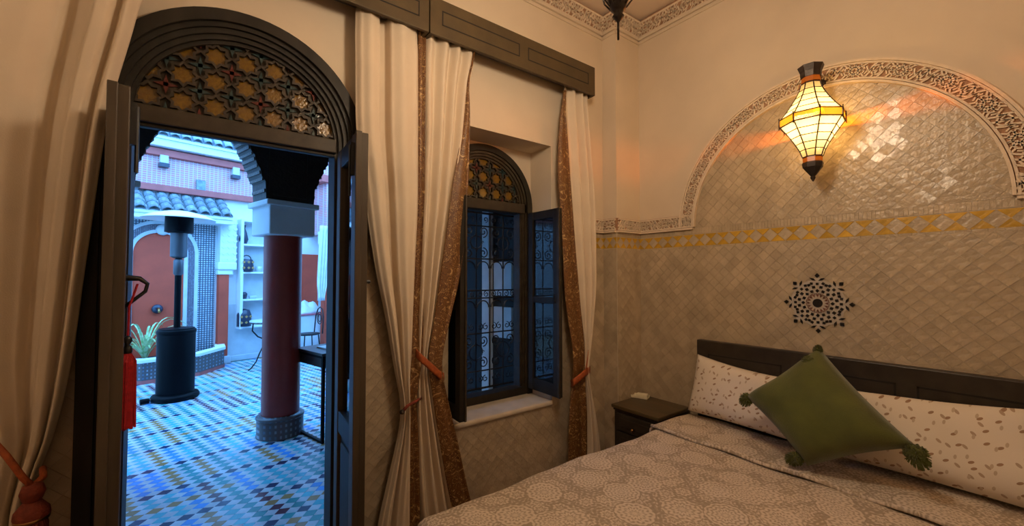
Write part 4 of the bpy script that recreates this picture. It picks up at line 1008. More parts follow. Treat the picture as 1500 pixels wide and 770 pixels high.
# unseen lantern added to fill the room with light from behind the viewer
q2 = thing('ceiling_lantern', (-1.5, QY, 2.28), 'added ceiling lantern for fill light, unseen at the end behind the viewer', 'lantern')
lantern(q2, (-1.5, QY, 0), [(.05, 2.95), (.10, 2.86), (.135, 2.72)], [(.135, 2.72), (.128, 2.64), (.115, 2.585)], 8, .2, ('ceil_glass',), rib_r=.004, rings=2)
MB().lathe([(.004, 2.30), (.005, 2.36), (.026, 2.39), (.052, 2.452)], (-1.5, QY, 0), 14).build('finial', 'bronze', q2, smooth=True)
MB().lathe([(.055, 2.95), (.06, 2.97), (.03, 3.02), (.008, 3.05), (.008, 3.552)], (-1.5, QY, 0), 12).build('crown', 'bronze', q2, smooth=True)
dimming_panes(q2, -1.5)
bulb('rear_fill_bulb', (-1.5, QY, 2.66), LAMP_FILL, .10, WARM, q2)

# ------------------------------------------------------------------ courtyard, turned against the house
TH = radians(15); TC = Matrix.Rotation(TH, 4, 'Z'); TI = TC.inverted()
EX, EY = TC.to_3x3() @ X_, TC.to_3x3() @ Y_
def loc(P): return TI @ Vector(P)
OL = loc(EYE)
def wl(u, v, ly):
    d = TI.to_3x3() @ ray(u, v); p = OL + d * ((ly - OL.y) / d.y); return p
LW = loc(on_floor(340, 529)).y
col = loc(on_floor(423, 641)); col.y += .18; CLX, CLY = col.x, col.y
def C(mb, nm, mt, par=None, **k): return mb.build(nm, mt, par, T=TC, **k)
def cth(nm, p, label, cat, **k): return thing(nm, TC @ Vector(p), label, cat, **k)
def LXZ(ly): return lambda a, b, t: Vector((a, ly + t, b))

# floor
wx = lambda P: Vector(P)
pf = [Vector((-6, WYB - .005, -.02)), Vector((7, WYB - .005, -.02)), TC @ Vector((8, LW + .3, -.02)), TC @ Vector((-5, LW + .3, -.02))]
cf = MB().add(pf + [p - Z_ * .1 for p in pf], [(0, 1, 2, 3), (7, 6, 5, 4), (0, 4, 5, 1), (1, 5, 6, 2), (2, 6, 7, 3), (3, 7, 4, 0)]).build('floor_courtyard', 'grout')
tag(cf, 'courtyard floor of small multicoloured star and lozenge tiles', 'floor', kind='structure')
fd, fe = .050, .040; rn = random.Random(5)
FRF = (Vector((0, 0, -.018)), EX, EY, Z_)
names = ['white', 'turq', 'blue', 'navy', 'ochre', 'maroon', 'teal']
fmesh = {}
for k in names:
    t = MB(); tile_solid(t, [(fd, 0), (0, fe), (-fd, 0), (0, -fe)], (Vector((0, 0, 0)), X_, Y_, Z_), (0, 0), h=.018, inset=.001)
    fmesh[k] = t.mesh('floor_tile', 'ft_' + k, fix=False, center=False)[0]
blk = {}
def tone(c, r):
    b, k = divmod(r + 2 * (c // 7), 6)
    if k == 0: return 'navy' if (c + b) % 9 else 'teal'
    key = (c, b)
    if key not in blk: blk[key] = rn.choices(['turq', 'blue', 'teal', 'ochre', 'maroon', 'navy'], [36, 26, 16, 13, 9, 2])[0]
    if k == 3 and (b + c // 6) % 4 == 0: return 'ochre'
    return blk[key]
cells = []
for i in range(int(-1.6 / fd), int(4.4 / fd)):
    for j in range(int(1.9 / fe), int(LW / fe) + 1):
        if (i + j) % 2: continue
        a, b = i * fd, j * fe; P = EX * a + EY * b
        if P.y < WYB + fd or b > LW - fd: continue
        # the doorway and the window cannot show the ground far to the sides
        az = atan2(P.x, P.y)
        if not (-.20 < az < .32) and P.y > 4.2: continue
        k = 'white' if i % 2 else tone(i // 2, j // 2)
        q = proj(P); d2 = P.length
        vis = q and 178 < q[0] < 486 and q[1] < 772
        cells.append((0 if vis else 1, d2, P, k))
cells.sort(key=lambda c: (c[0], c[1]))
fst = MB(); fix_i = {k: n for n, k in enumerate(names)}
for n, (h, d2, P, k) in enumerate(cells):
    if n < 300 and not h:
        o = link('floor_tile', fmesh[k], P - Z_ * .018, cf); o.rotation_euler = (0, 0, TH)
    else:
        c = P - Z_ * .018; s = fd * .985; s1 = fd * .965; e = fe * .985; e1 = fe * .965; z = .018
        vs = [c + EX * s, c + EY * e, c - EX * s, c - EY * e, c + EX * s1 + Z_ * z, c + EY * e1 + Z_ * z, c - EX * s1 + Z_ * z, c - EY * e1 + Z_ * z]
        fst.add(vs, [(4, 5, 6, 7), (0, 1, 5, 4), (1, 2, 6, 5), (2, 3, 7, 6), (3, 0, 4, 7)], fix_i[k])
tag(fst.build('floor_tiles_far', ['ft_' + k for k in names], cf, fix=False), label='farther courtyard floor tiles', kind='stuff')

# gallery over the door
zl0 = 2.75
gp = [Vector((-6, WYB - .002, 0)), Vector((7, WYB - .002, 0)), TC @ Vector((8, CLY + .22, 0)), TC @ Vector((-5, CLY + .22, 0))]
gc = MB().add([p + Z_ * 2.94 for p in gp] + [p + Z_ * 3.12 for p in gp], [(0, 1, 2, 3), (7, 6, 5, 4), (0, 4, 5, 1), (1, 5, 6, 2), (2, 6, 7, 3), (3, 7, 4, 0)]).build('ceiling_gallery', 'cedar')
tag(gc, 'dark cedar ceiling of the gallery outside the door', 'ceiling', kind='structure')
for k in range(14):
    x = -1.6 + k * .42; a = loc(Vector((x * cos(TH), WYB + .02, 0)))
    C(MB().box(x - .05, x + .05, max(1.9 + .0, (WYB + .03 - x * sin(TH)) / cos(TH)), CLY - .17, 2.85, 2.945), 'joist', 'cedar', gc)
lb = C(MB().box(-4, 7, CLY - .16, CLY + .16, zl0, 2.945), 'gallery_lintel', 'cedar'); tag(lb, 'dark carved cedar lintel beam above the red column', 'beam')

def column(cx, cy, label, full=True):
    t = cth('courtyard_column', (cx, cy, 0), label, 'column')
    r = .162
    C(MB().lathe([(.202, 0), (.202, .012), (.198, .02), (.198, .17), (.188, .185), (r, .20)], (cx, cy, 0), 28), 'plinth', 'planter_tile', t, auto=40)
    C(MB().lathe([(.204, .165), (.207, .175), (.204, .185), (.18, .20)], (cx, cy, 0), 28), 'plinth_collar', 'planter_tile', t, smooth=True)
    C(MB().lathe([(r, .195), (r, 1.875)], (cx, cy, 0), 32), 'shaft', 'c_red', t, auto=40)
    w = .205
    C(MB().box(cx - w, cx + w, cy - w, cy + w, 1.87, 2.17), 'capital', 'c_white', t, bevel=.012)
    C(MB().box(cx - w - .03, cx + w + .03, cy - w - .02, cy + w + .02, 2.135, 2.185), 'abacus', 'c_white', t, bevel=.008)
    half = [(.40, zl0), (.385, zl0 - .06), (.36, zl0 - .09), (.345, zl0 - .15), (.315, zl0 - .18), (.300, zl0 - .25), (.27, zl0 - .29), (.255, zl0 - .36), (.225, zl0 - .40), (.215, 2.185)]
    poly = [(cx - a, b) for a, b in half] + [(cx + a, b) for a, b in half[::-1]]
    br = C(MB().prism(poly, LXZ(cy), -.15, .15), 'spandrel_bracket', 'cedar', t)
    for a, b, s in ((.17, 2.25, 1), (.17, 2.25, -1)):
        C(MB().box(cx - .02 + s * .17 - .006, cx - .02 + s * .17 + .006, cy - .158, cy - .148, 2.22, zl0 - .02), 'bracket_moulding', 'cedar', br)
    C(MB().box(cx - .16, cx + .16, cy - .158, cy - .148, 2.235, 2.247), 'bracket_moulding', 'cedar', br)
    for s in (-1, 1):
        for (a, b), (c2, d2) in zip(half[:-1], half[1:]):
            C(MB().cbox((cx + s * ((a + c2) / 2 + .004), cy, (b + d2) / 2), (.012, .28, .03)), 'carved_step', 'cedar_lit', br)
    # side corbel running back
    hp2 = [(.20, 2.17), (.20, 1.90), (.26, 1.93), (.30, 2.0), (.36, 2.05), (.42, 2.17)]
    C(MB().prism(hp2, lambda a, b, tt: Vector((cx + tt, cy + a, b)), .05, .205), 'side_corbel', 'cedar_lit', t)
column(CLX, CLY, 'red polished plaster column with white capital in the courtyard')
lx2 = wl(128, 400, CLY).x
column(lx2, CLY, 'courtyard column hidden left of the doorway, only its carved bracket showing')
gw = C(MB().box(3.0, 4.68, CLY - .08, CLY + .08, 0, 2.945), 'wall_light_block', 'c_grey'); tag(gw, 'added white partition that blocks courtyard light outside the window', 'wall', kind='structure')  # added wall, keeps courtyard light off the window view
gw2 = C(MB().box(2.85, 3.0, CLY - 2.35, CLY + .08, 0, 2.945), 'wall_dark_screen', 'dark_partition'); tag(gw2, 'added dark wooden screen that darkens the view outside the window', 'wall', kind='structure')  # added screen, put here so the window view stays dark

# far wall of the courtyard
C(MB().box(2.79, 2.85, 2.455, 2.535, 0, 2.9), 'pale_strip', 'c_grey', gw2); C(MB().box(2.82, 2.85, 2.22, 2.42, 1.32, 1.62), 'pale_panel', 'c_grey', gw2); C(MB().box(2.82, 2.85, 2.22, 2.42, .95, 1.22), 'pale_panel', 'c_grey', gw2)  # pale pieces added for the lighter patches in that dark view
fwl = C(MB().box(-4.5, 5.2, LW, LW + .25, 0, 3.5), 'wall_courtyard', 'c_white'); tag(fwl, 'white far wall of the courtyard behind the fountain', 'wall', kind='structure')
hw = MB().box(WX + .3, 6.4, 2.30, WYB, 0, 3.0).build('wall_house', 'c_white'); tag(hw, 'added outer house wall continuing beyond the bedroom to shut out the sky', 'wall', kind='structure')  # added to shut out sky light beside the house
rw = C(MB().box(4.75, 5.0, 1.1, LW, 0, 3.3), 'wall_courtyard_side', 'c_white'); tag(rw, 'white side wall of the courtyard in gallery shade', 'wall', kind='structure')
lw_ = C(MB().box(-3.4, -3.15, 4.2, LW, 0, 3.5), 'wall_courtyard_left', 'c_white'); tag(lw_, 'white side wall of the courtyard beyond the heater', 'wall', kind='structure')
ge = MB().box(-1.75, -1.5, WYB - .002, 5.2, 0, 3.0).build('wall_gallery', 'c_white'); tag(ge, 'added white end wall shading the gallery, unseen left of the doorway', 'wall', kind='structure')  # unseen wall added to keep sky light out of the gallery
# grey wainscot and shelf recess
y1 = LW - .012
a, b = wl(331, 446, LW), wl(470, 446, LW)
C(MB().box(a.x, b.x, LW - .014, LW + .01, .10, a.z), 'wainscot', 'c_grey', fwl)
C(MB().box(a.x, b.x, LW - .03, LW + .01, 0, .10), 'baseboard', 'c_grey', fwl, bevel=.01)

# fountain alcove
fo = cth('wall_fountain', (wl(230, 400, LW).x, LW, 0), 'red arched wall fountain with mosaic surround behind the heater', 'fountain')
fl, fr_ = wl(193, 400, LW).x, wl(268, 400, LW).x; fc = (fl + fr_) / 2; fr2 = (fr_ - fl) / 2; ft = wl(230, 341, LW).z; fs = ft - fr2
ox0, ox1 = wl(150, 400, LW).x, wl(314, 400, LW).x; oz1 = wl(300, 325, LW).z
C(MB().box(ox0, ox1, LW - .02, LW + .01, .1, oz1), 'mosaic_panel', 'mos_grid', fo)
def UU(r, zb, n=24): return [(fc - r, zb), (fc - r, fs)] + arcpts(fc, fs, r, pi, 0, n)[1:-1] + [(fc + r, fs), (fc + r, zb)]
C(MB().prism(UU(fr2, .25), LXZ(LW), -.026, 0), 'red_field', 'c_redwall', fo)
C(MB().strip(UU(fr2 + .05, .25), UU(fr2, .25), LXZ(LW), -.055, 0), 'inner_border', 'c_grey', fo)
C(MB().strip(UU(fr2 + .14, .25), UU(fr2 + .05, .25), LXZ(LW), -.040, 0), 'mosaic_border', 'mos_dense', fo)
C(MB().strip(UU(fr2 + .19, .25), UU(fr2 + .14, .25), LXZ(LW), -.050, 0), 'outer_border', 'c_grey', fo)
sp = wl(237, 348, LW); C(MB().lathe([(.02, 0), (.05, .01), (.065, .02), (.06, .035), (.02, .03)], (0, 0, 0), 16).add([], []), 'keystone_rosette', 'c_grey', fo) if False else None
def boss(u, v, r, nm, mt):
    p = wl(u, v, LW); mb = MB().lathe([(r, 0), (r, .015), (r * .7, .03), (r * .3, .04), (.004, .042)], (0, 0, 0), 14)
    mb.build(nm, mt, fo, T=TC @ Matrix.Translation((p.x, LW - .05, p.z)) @ Matrix.Rotation(pi / 2, 4, 'X'), smooth=True)
boss(237, 337, .085, 'keystone_rosette', 'c_grey'); boss(229, 452, .07, 'spout_plate', 'vase')
p = wl(229, 452, LW); C(MB().tube([(p.x, LW - .05, p.z), (p.x, LW - .14, p.z + .01), (p.x, LW - .19, p.z - .05)], .016, 8), 'spout', 'brass', fo, smooth=True)
# planter basin
pr = .86; ph_ = .31; bc = (fc + .02, LW - .02)
oc = [(bc[0] + pr * cos(a), bc[1] - .98 * pr * sin(a)) for a in (0, pi / 8 + .1, 3 * pi / 8, 5 * pi / 8, 7 * pi / 8 - .1, pi)]
ocn = [(bc[0] + (pr - .13) * cos(a), bc[1] - .98 * (pr - .13) * sin(a)) for a in (0, pi / 8 + .1, 3 * pi / 8, 5 * pi / 8, 7 * pi / 8 - .1, pi)]
XYZ = lambda a, b, t: Vector((a, b, t))
pt = cth('fountain_planter', (bc[0], bc[1], 0), 'low tiled planter basin at the foot of the red fountain', 'planter')
C(MB().strip(oc, ocn, XYZ, 0, ph_), 'basin_wall', 'planter_tile', pt)
oco = [(bc[0] + (x - bc[0]) * 1.02, bc[1] + (y - bc[1]) * 1.02) for x, y in oc]
C(MB().strip(oco, ocn, XYZ, ph_ - .02, ph_ + .03), 'rim', 'c_white', pt, bevel=.008)
C(MB().strip([(bc[0] + (x - bc[0]) * 1.01, bc[1] + (y - bc[1]) * 1.01) for x, y in oc], ocn, XYZ, .0, .05), 'foot_course', 'c_redwood', pt)
C(MB().prism(ocn, XYZ, .02, ph_ - .05), 'soil', 'soil', pt)
# plant
pp = loc(on_floor(212, 545, .2)); pp.y = LW - .55; pp = wl(212, 520, LW - .5); 
pl2 = cth('potted_plant', (pp.x, pp.y, ph_ - .05), 'green and white striped plant with long arching leaves in the planter', 'plant')
for k in range(30):
    a = 2 * pi * k / 30 + random.uniform(-.2, .2); L = random.uniform(.45, .80); up = random.uniform(.55, 1.25); wd = random.uniform(.018, .030)
    d = Vector((cos(a), sin(a) * .6, 0)); sd = Vector((-sin(a), cos(a), 0)); B0 = Vector((pp.x, pp.y, ph_ - .06))
    def lf2(s, t, d=d, sd=sd, L=L, up=up, wd=wd, B0=B0):
        h = up * L * (1.5 * t - 1.05 * t * t); return B0 + d * (L * t * (.45 + .35 * t)) + Z_ * h * 1.35 + sd * (wd * (2 * s - 1) * (1 - t) ** .6 * (.4 + t)) + Z_ * .008 * abs(2 * s - 1)
    C(MB().grid(lf2, 2, 9), 'leaf', 'leaf', pl2, smooth=True, fix=False)

# pilaster beside the fountain
pa = cth('pilaster', (wl(323, 500, LW).x, LW, 0), 'slim red pilaster with carved white capital right of the fountain', 'pilaster')
px0, px1 = wl(316, 460, LW).x, wl(331, 460, LW).x; zc0, zc1, zc2 = wl(323, 402, LW).z, wl(323, 384, LW).z, wl(323, 322, LW).z
C(MB().box(px0, px1, LW - .12, LW, .12, zc0), 'shaft', 'c_redwall', pa, bevel=.01)
C(MB().box(px0 - .04, px1 + .04, LW - .15, LW, 0, .13), 'base', 'c_grey', pa, bevel=.01)
C(MB().box(px0 - .02, px1 + .05, LW - .14, LW, zc0, zc0 + .08), 'neck', 'c_white', pa, bevel=.01)
C(MB().box(px0 - .03, px1 + .10, LW - .17, LW, zc0 + .08, zc1), 'capital_moulding', 'c_white', pa, bevel=.02)
cb = C(MB().box(px0 - .0, px1 + .09, LW - .15, LW, zc1, zc2), 'carved_block', 'c_white', pa, bevel=.01)
for j in range(7):
    z = zc1 + (zc2 - zc1) * (j + .5) / 7
    for i in range(3): C(MB().cbox((px0 + .05 + i * .085, LW - .152, z), (.05, .012, .05), Matrix.Rotation(pi / 4, 3, 'Y')), 'carved_lozenge', 'c_white', cb)

# barrel-tile awning over the fountain, and the roof edge above
def barrel(w, L, n=6):
    mb = MB(); vs = []
    for k, (y, r) in enumerate(((0, w * .5), (L, w * .42))):
        for rr in (r, r - .012): vs += [(rr * cos(pi * i / n), y, rr * sin(pi * i / n)) for i in range(n + 1)]
    m = n + 1
    for i in range(n): mb_f = [(i, i + 1, 2 * m + i + 1, 2 * m + i), (m + i, 3 * m + i, 3 * m + i + 1, m + i + 1), (i, m + i, m + i + 1, i + 1), (2 * m + i, 2 * m + i + 1, 3 * m + i + 1, 3 * m + i)]; mb.f += mb_f; mb.mi += [0] * 4
    mb.v = [Vector(v) for v in vs]; return mb
bm_tile = {}
def tiled_roof(parent, x0, x1, yb, z0, rise, depth, pitch, rows):
    n = max(1, round((x1 - x0) / pitch)); w = (x1 - x0) / n; sl = hypot(rise, depth); ang = atan2(rise, depth); Lr = sl / rows
    key = (round(w, 3), round(Lr, 3))
    if key not in bm_tile:
        bm_tile[key] = barrel(w * .96, Lr * 1.25).mesh('roof_tile', 'roof_tile', fix=True, center=False)[0]
    for r in range(rows):
        for i in range(n):
            y, z = yb + (depth / rows) * r, z0 + (rise / rows) * r + .014
            o = link('roof_tile', bm_tile[key], TC @ Vector((x0 + w * (i + .5), y, z)), parent)
            o.rotation_euler = (Matrix.Rotation(TH, 3, 'Z') @ Matrix.Rotation(ang, 3, 'X')).to_euler()
    sh = MB(); sh.add([(x0, yb + .01, z0 - .03), (x1, yb + .01, z0 - .03), (x1, yb + depth, z0 - .03), (x0, yb + depth, z0 - .03), (x0, yb + .01, z0 + .005), (x1, yb + .01, z0 + .005), (x1, yb + depth, z0 + rise), (x0, yb + depth, z0 + rise)],
                      [(0, 3, 2, 1), (4, 5, 6, 7), (0, 1, 5, 4), (1, 2, 6, 5), (2, 3, 7, 6), (3, 0, 4, 7)])
    C(sh, 'roof_board', 'c_white', parent)
aw_y = LW - .42
ex0, ex1 = wl(150, 300, aw_y).x, wl(342, 315, aw_y).x; ez = wl(260, 312, aw_y).z
aw = cth('tiled_awning', ((ex0 + ex1) / 2, LW, ez), 'small tiled awning on the wall above the fountain', 'awning')
tiled_roof(aw, ex0, ex1, aw_y, ez, .30, .42, .150, 3)
C(MB().box(ex0, ex1 + .02, aw_y + .03, LW, ez - .10, ez - .03), 'eave_soffit', 'c_white', aw)
# upper storey: red beams, patterned brick, white ledge, roof tiles
up_y = LW - .10
zb1, zb0 = wl(280, 276, up_y).z, wl(280, 285, up_y).z
us = cth('upper_gallery', (.5, LW, zb0), 'pink patterned brick parapet with red beams above the awning', 'parapet')
C(MB().box(-3.1, 4.7, up_y, LW, zb0, zb1), 'lower_beam', 'c_redwood', us, bevel=.01)
zt0, zt1 = wl(280, 236, up_y).z, wl(280, 226, up_y).z
C(MB().box(-3.1, 4.7, LW - .06, LW, zb1, zt0), 'brick_panel', 'pink_brick', us)
C(MB().box(-3.1, 4.7, up_y - .03, LW, zt0, zt1), 'upper_beam', 'c_redwood', us, bevel=.01)
for u, v0, v1 in ((240, 228, 245), (345, 246, 262), (140, 210, 228)):
    p, q_ = wl(u, v0, up_y), wl(u, v1, up_y)
    C(MB().box(p.x - .05, p.x + .05, up_y - .05, LW - .05, q_.z + .05, p.z), 'bracket', 'c_grey', us); C(MB().box(p.x - .06, p.x + .06, up_y - .07, LW - .05, q_.z, q_.z + .06), 'bracket_foot', 'vase', us)
for u in (295, 190):
    p, q_ = wl(u, 254, up_y), wl(u, 268, up_y); C(MB().box(p.x - .06, p.x + .06, LW - .10, LW - .05, zb1, zb1 + .16), 'spout_block', 'roof_tile', us)
zl1, zl2 = wl(280, 222, up_y - .1).z, wl(280, 211, up_y - .1).z
C(MB().box(-3.1, 4.7, up_y - .12, LW, zl1, zl2), 'white_ledge', 'c_white', us, bevel=.01)
rf = cth('roof_edge', (.5, LW, zl2), 'row of pale glazed roof tiles along the courtyard roof', 'roof')
tiled_roof(rf, -1.2, wl(352, 215, up_y).x, up_y - .16, zl2 + .02, .30, .30, .145, 2)

# shelf recess with pottery
sx0, sx1 = wl(350, 400, LW).x, wl(392, 400, LW).x; sz1, sz0 = wl(360, 326, LW).z, wl(360, 476, LW).z
sh = cth('wall_shelf', ((sx0 + sx1) / 2, LW, sz0), 'white wall shelves holding pottery beside the red column', 'shelf')
C(MB().box(sx0, sx1, LW - .012, LW + .0, sz0, sz1), 'recess_back', 'c_grey', sh)
C(MB().box(sx0 - .04, sx0, LW - .20, LW, sz0 - .04, sz1 + .04), 'upright', 'c_white', sh); C(MB().box(sx1, sx1 + .04, LW - .20, LW, sz0 - .04, sz1 + .04), 'upright', 'c_white', sh)
shz = [sz0, wl(360, 437, LW).z, wl(360, 398, LW).z, wl(360, 358, LW).z, sz1 + .03]
for z in shz: C(MB().box(sx0, sx1, LW - .20, LW, z - .03, z), 'board', 'c_white', sh)
def pot(u, iz, prof, mt, nm, label, cat, extra=None):
    p = wl(u, 400, LW - .10); z = shz[iz]
    t = cth(nm, (p.x, LW - .125, z), label, cat); C(MB().lathe(prof, (p.x, LW - .125, z), 16), 'body', mt, t, smooth=True)
    if extra: extra(t, p.x, LW - .125, z)
    return t
def basket_handle(t, x, y, z):
    C(MB().tube([(x + .07 * cos(a), y, z + .22 + .07 * sin(a)) for a in [pi * i / 8 for i in range(9)]], .008, 6), 'handle', 'iron', t)
    for k in range(3):
        for j in range(2): C(MB().lathe([(.03, 0), (.03, .004), (.002, .005)], (0, 0, 0), 8), 'dot', 'pot_light', t) if False else C(MB().cbox((x - .07 + .07 * k, y - .105 + .012 * abs(k - 1), z + .07 + .10 * j), (.035, .01, .035), Matrix.Rotation(pi / 4, 3, 'Y')), 'pale_lozenge', 'ft_ochre', t)
pot(360, 2, [(.02, 0), (.10, .0), (.11, .05), (.105, .17), (.09, .22), (.02, .225)], 'vase', 'patterned_jar', 'dark jar with pale lozenges on the middle shelf', 'jar', basket_handle)
pot(358, 0, [(.02, 0), (.11, 0), (.11, .20), (.08, .28), (.02, .30)], 'vase', 'patterned_jar', 'dark domed jar with pale lozenges on the lowest shelf', 'jar', basket_handle)
pot(355, 3, [(.02, 0), (.05, 0), (.075, .08), (.05, .20), (.025, .27), (.035, .33), (.01, .33)], 'vase', 'vase', 'slim dark vase on the top shelf', 'vase')
pot(378, 2, [(.02, 0), (.045, 0), (.05, .10), (.04, .10), (.01, .09)], 'pot_light', 'glass_cup', 'small pale cup beside the patterned jar', 'cup')
pot(357, 1, [(.02, 0), (.04, 0), (.055, .09), (.03, .12), (.01, .12)], 'vase', 'cup', 'small dark cup at the left of the second shelf', 'cup')
pot(370, 1, [(.02, 0), (.05, 0), (.065, .05), (.05, .055), (.01, .04)], 'pot_light', 'bowl', 'small pale bowl on the second shelf', 'bowl')

# ------------------------------------------------------------------ patio heater
hf = loc(on_floor(264, 588)); hx_, hy_ = hf.x, hf.y + .21
ht = cth('patio_heater', (hx_, hy_, 0), 'black mushroom patio heater with pale reflector dome', 'heater')
C(MB().lathe([(.21, .0), (.235, .01), (.24, .04), (.225, .065), (.19, .08)], (hx_, hy_, 0), 32), 'base', 'heater', ht, smooth=True)
C(MB().lathe([(.185, .07), (.188, .10), (.188, .82), (.183, .83), (.175, .855), (.06, .865)], (hx_, hy_, 0), 32), 'tank_housing', 'heater', ht, auto=35)
C(MB().lathe([(.191, .79), (.194, .80), (.194, .83), (.188, .84)], (hx_, hy_, 0), 32), 'housing_rim', 'heater', ht, smooth=True)
C(MB().lathe([(.034, .85), (.034, 1.72)], (hx_, hy_, 0), 16), 'pole', 'heater', ht, auto=40)
C(MB().lathe([(.036, 1.50), (.05, 1.52), (.05, 1.68), (.036, 1.70)], (hx_, hy_, 0), 16), 'valve_cover', 'steel', ht, auto=40)
C(MB().lathe([(.05, 1.71), (.085, 1.73), (.085, 2.02), (.05, 2.03)], (hx_, hy_, 0), 20), 'burner_screen', 'steel', ht, auto=40)
C(MB().lathe([(.11, 2.02), (.145, 2.03), (.14, 2.225), (.06, 2.25)], (hx_, hy_, 0), 20), 'burner_head', 'heater', ht, auto=40)
C(MB().lathe([(.02, 2.30), (.12, 2.285), (.26, 2.25), (.37, 2.195), (.375, 2.185), (.36, 2.185), (.25, 2.23), (.12, 2.265), (.02, 2.28)], (hx_, hy_, 0), 36), 'reflector_dome', 'dome', ht, smooth=True)
C(MB().lathe([(.012, 2.18), (.012, 2.29)], (hx_, hy_, 0), 8), 'dome_stud', 'steel', ht)
for s in (-1, 1):
    C(MB().lathe([(.02, -.02), (.045, -.018), (.045, .018), (.02, .02)], (0, 0, 0), 14).add([], []), 'wheel', 'heater', ht) if False else None
C(MB().tube([(hx_ - .25, hy_ - .02, .035), (hx_ - .33, hy_ - .02, .035)], .03, 10), 'wheel', 'heater', ht); C(MB().tube([(hx_ - .20, hy_ - .02, .035), (hx_ - .25, hy_ - .02, .035)], .016, 8), 'axle', 'steel', ht)

# ------------------------------------------------------------------ console table by the column
tl = loc(on_floor(463, 653)); tx, ty = tl.x + .05, tl.y
ct = cth('console_table', (tx + .4, ty + .25, 0), 'dark console table with slim metal legs behind the right door leaf', 'table')
C(MB().box(tx - .01, tx + .85, ty - .01, ty + .52, .775, .80), 'tabletop', 'table_dark', ct, bevel=.004)
C(MB().box(tx + .025, tx + .84, ty + .02, ty + .50, .66, .775), 'drawer_box', 'table_dark', ct)
for x in (tx, tx + .815):
    for y in (ty, ty + .485): C(MB().box(x, x + .025, y, y + .025, 0, .775), 'leg', 'steel' if False else 'heater', ct)
    C(MB().box(x, x + .025, ty + .025, ty + .485, .0, .022), 'floor_bar', 'heater', ct); C(MB().box(x, x + .025, ty + .025, ty + .485, .752, .775), 'top_bar', 'heater', ct)
nb_ = C(MB().cbox((tx + .22, ty + .2, .806), (.21, .29, .012)), 'papers', 'cloth_white'); tag(nb_, 'white papers lying on the console table', 'papers')

# ------------------------------------------------------------------ iron table and chair
g0 = loc(on_floor(371, 544)); gx, gy = g0.x + .30, g0.y + .12
bt = cth('bistro_table', (gx, gy, 0), 'round wrought iron bistro table half hidden by the red column', 'table')
C(MB().lathe([(.30, .745), (.31, .75), (.31, .768), (.30, .772)], (gx, gy, 0), 28), 'tabletop', 'pot_light', bt, auto=40)
C(MB().tube([(gx + .305 * cos(2 * pi * i / 24), gy + .305 * sin(2 * pi * i / 24), .742) for i in range(24)], .010, 5, closed=True), 'top_ring', 'iron', bt)
for k in range(3):
    a = pi + k * 2 * pi / 3; d = Vector((cos(a), sin(a), 0)); B0 = Vector((gx, gy, 0))
    C(MB().tube([B0 + d * r + Z_ * z for r, z in ((.27, .74), (.28, .62), (.20, .52), (.09, .46), (.10, .40), (.17, .25), (.22, .12), (.29, .03), (.33, .008))], .011, 6), 'leg', 'iron', bt, smooth=True)
C(MB().tube([(gx + .10 * cos(2 * pi * i / 16), gy + .10 * sin(2 * pi * i / 16), .44) for i in range(16)], .009, 5, closed=True), 'stretcher_ring', 'iron', bt)
kx, ky = wl(452, 470, gy + .15).x, gy + .15
ch = cth('bistro_chair', (kx, ky, 0), 'black wrought iron chair right of the red column', 'chair')
C(MB().lathe([(.18, .44), (.19, .445), (.19, .46), (.18, .465)], (kx, ky, 0), 20), 'seat', 'iron', ch, auto=40)
for k in range(4):
    a = pi / 4 + k * pi / 2; d = Vector((cos(a), sin(a), 0)); B0 = Vector((kx, ky, 0))
    C(MB().tube([B0 + d * .17 + Z_ * .44, B0 + d * .20 + Z_ * .2, B0 + d * .23], .010, 6), 'leg', 'iron', ch)
C(MB().tube([(kx + .18, ky - .15, .45), (kx + .20, ky - .14, .75), (kx + .21, ky - .08, .88), (kx + .21, ky, .92), (kx + .21, ky + .08, .88), (kx + .20, ky + .14, .75), (kx + .18, ky + .15, .45)], .011, 6), 'back_hoop', 'iron', ch, smooth=True)
for r in (.05, .085): C(MB().tube([(kx + .20, ky + r * cos(2 * pi * i / 14), .72 + r * 1.3 * sin(2 * pi * i / 14)) for i in range(14)], .007, 5, closed=True), 'back_scroll', 'iron', ch)

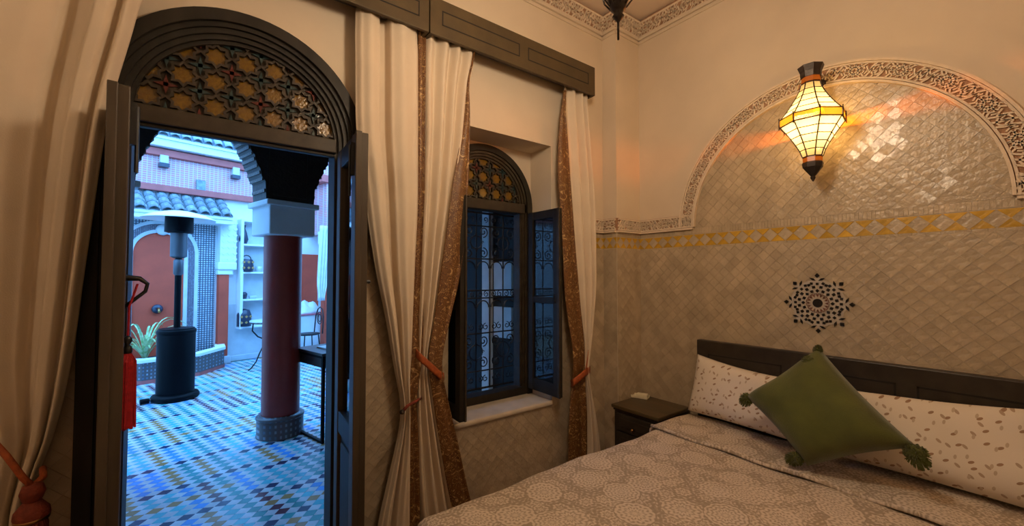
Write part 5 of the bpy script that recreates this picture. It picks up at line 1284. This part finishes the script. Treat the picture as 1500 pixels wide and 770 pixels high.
# ------------------------------------------------------------------ corner beyond the column
fy = LW - .55
p0, p1_ = wl(446, 462, fy), wl(479, 462, fy)
bn = cth('linen_chest', ((p0.x + p1_.x) / 2, fy, 0), 'pale chest piled with white linen beyond the red column', 'chest')
C(MB().box(p0.x - .25, p1_.x, fy, fy + .45, 0, p0.z), 'body', 'c_white', bn, bevel=.01); C(MB().box(p0.x - .27, p1_.x + .02, fy - .02, fy + .46, p0.z, p0.z + .03), 'lid', 'cloth_pink', bn, bevel=.006)
def heap(s, t):
    u, v = 2 * s - 1, 2 * t - 1; w = p1_.x - p0.x; h = max(0, 1 - u * u) * max(0, 1 - v * v)
    return Vector(((p0.x + p1_.x) / 2 - .05 + u * w * .55, fy + .22 + v * .2, p0.z + .03 + .20 * h * (1 + .35 * sin(7 * u + 3 * v) * cos(5 * v + 2))))
hpn = C(MB().grid(heap, 24, 16), 'folded_linen', 'cloth_white', smooth=True, solid=.01, fix=False); tag(hpn, 'heap of white linen lying on the pale chest', 'linen')
hy = LW - .85
h0, h1 = wl(478, 335, hy), wl(470, 440, hy)
def hang(s, t):
    k = 1 - .35 * math.exp(-((t - .95) / .12) ** 2); xc = h0.x + (h1.x - h0.x) * t; w = .12 * (1 - .25 * t) * k
    return Vector((xc + (2 * s - 1) * w, hy - .04 * abs(sin(4 * pi * s)), h0.z + .05 + (h1.z - h0.z - .05) * t))
hg = C(MB().grid(hang, 24, 20), 'hanging_drape', 'cloth_white', smooth=True, solid=.01, fix=False); tag(hg, 'white drape tied up in the corner by the red posts', 'drape')
def post(u0, u1, vt, ly, label, red_top=None):
    a, b = wl(u0, vt, ly), wl(u1, vt, ly); t = cth('corner_post', ((a.x + b.x) / 2, ly, 0), label, 'post')
    C(MB().box(a.x, b.x, ly, ly + .16, 0, a.z - .25), 'shaft', 'c_redwall', t, bevel=.01); C(MB().box(a.x - .05, b.x + .05, ly - .04, ly + .2, a.z - .25, a.z), 'capital', 'c_white', t, bevel=.015); return t
post(477, 489, 338, LW - .75, 'red corner post with white capital beside the drape')
a, b = wl(440, 372, LW), wl(466, 372, LW)
rp = C(MB().box(a.x, b.x, LW - .03, LW + .0, .1, a.z), 'door_courtyard', 'c_redwall'); tag(rp, 'red door panel in the far corner of the courtyard', 'door', kind='structure')
a, b, c_ = wl(478, 268, LW - .7), wl(520, 268, LW - .7), wl(478, 342, LW - .7)
pb = cth('corner_storey', (b.x, LW - .7, c_.z), 'pink brick upper corner with red beam right of the column', 'parapet')
C(MB().box(a.x, b.x, LW - .7, LW, c_.z, a.z), 'brick_panel', 'pink_brick', pb); C(MB().box(a.x - .12, b.x, LW - .78, LW, a.z, a.z + .14), 'beam', 'c_redwood', pb, bevel=.01); C(MB().box(a.x - .04, b.x, LW - .74, LW, a.z + .14, a.z + .5), 'upper_panel', 'pink_brick', pb)
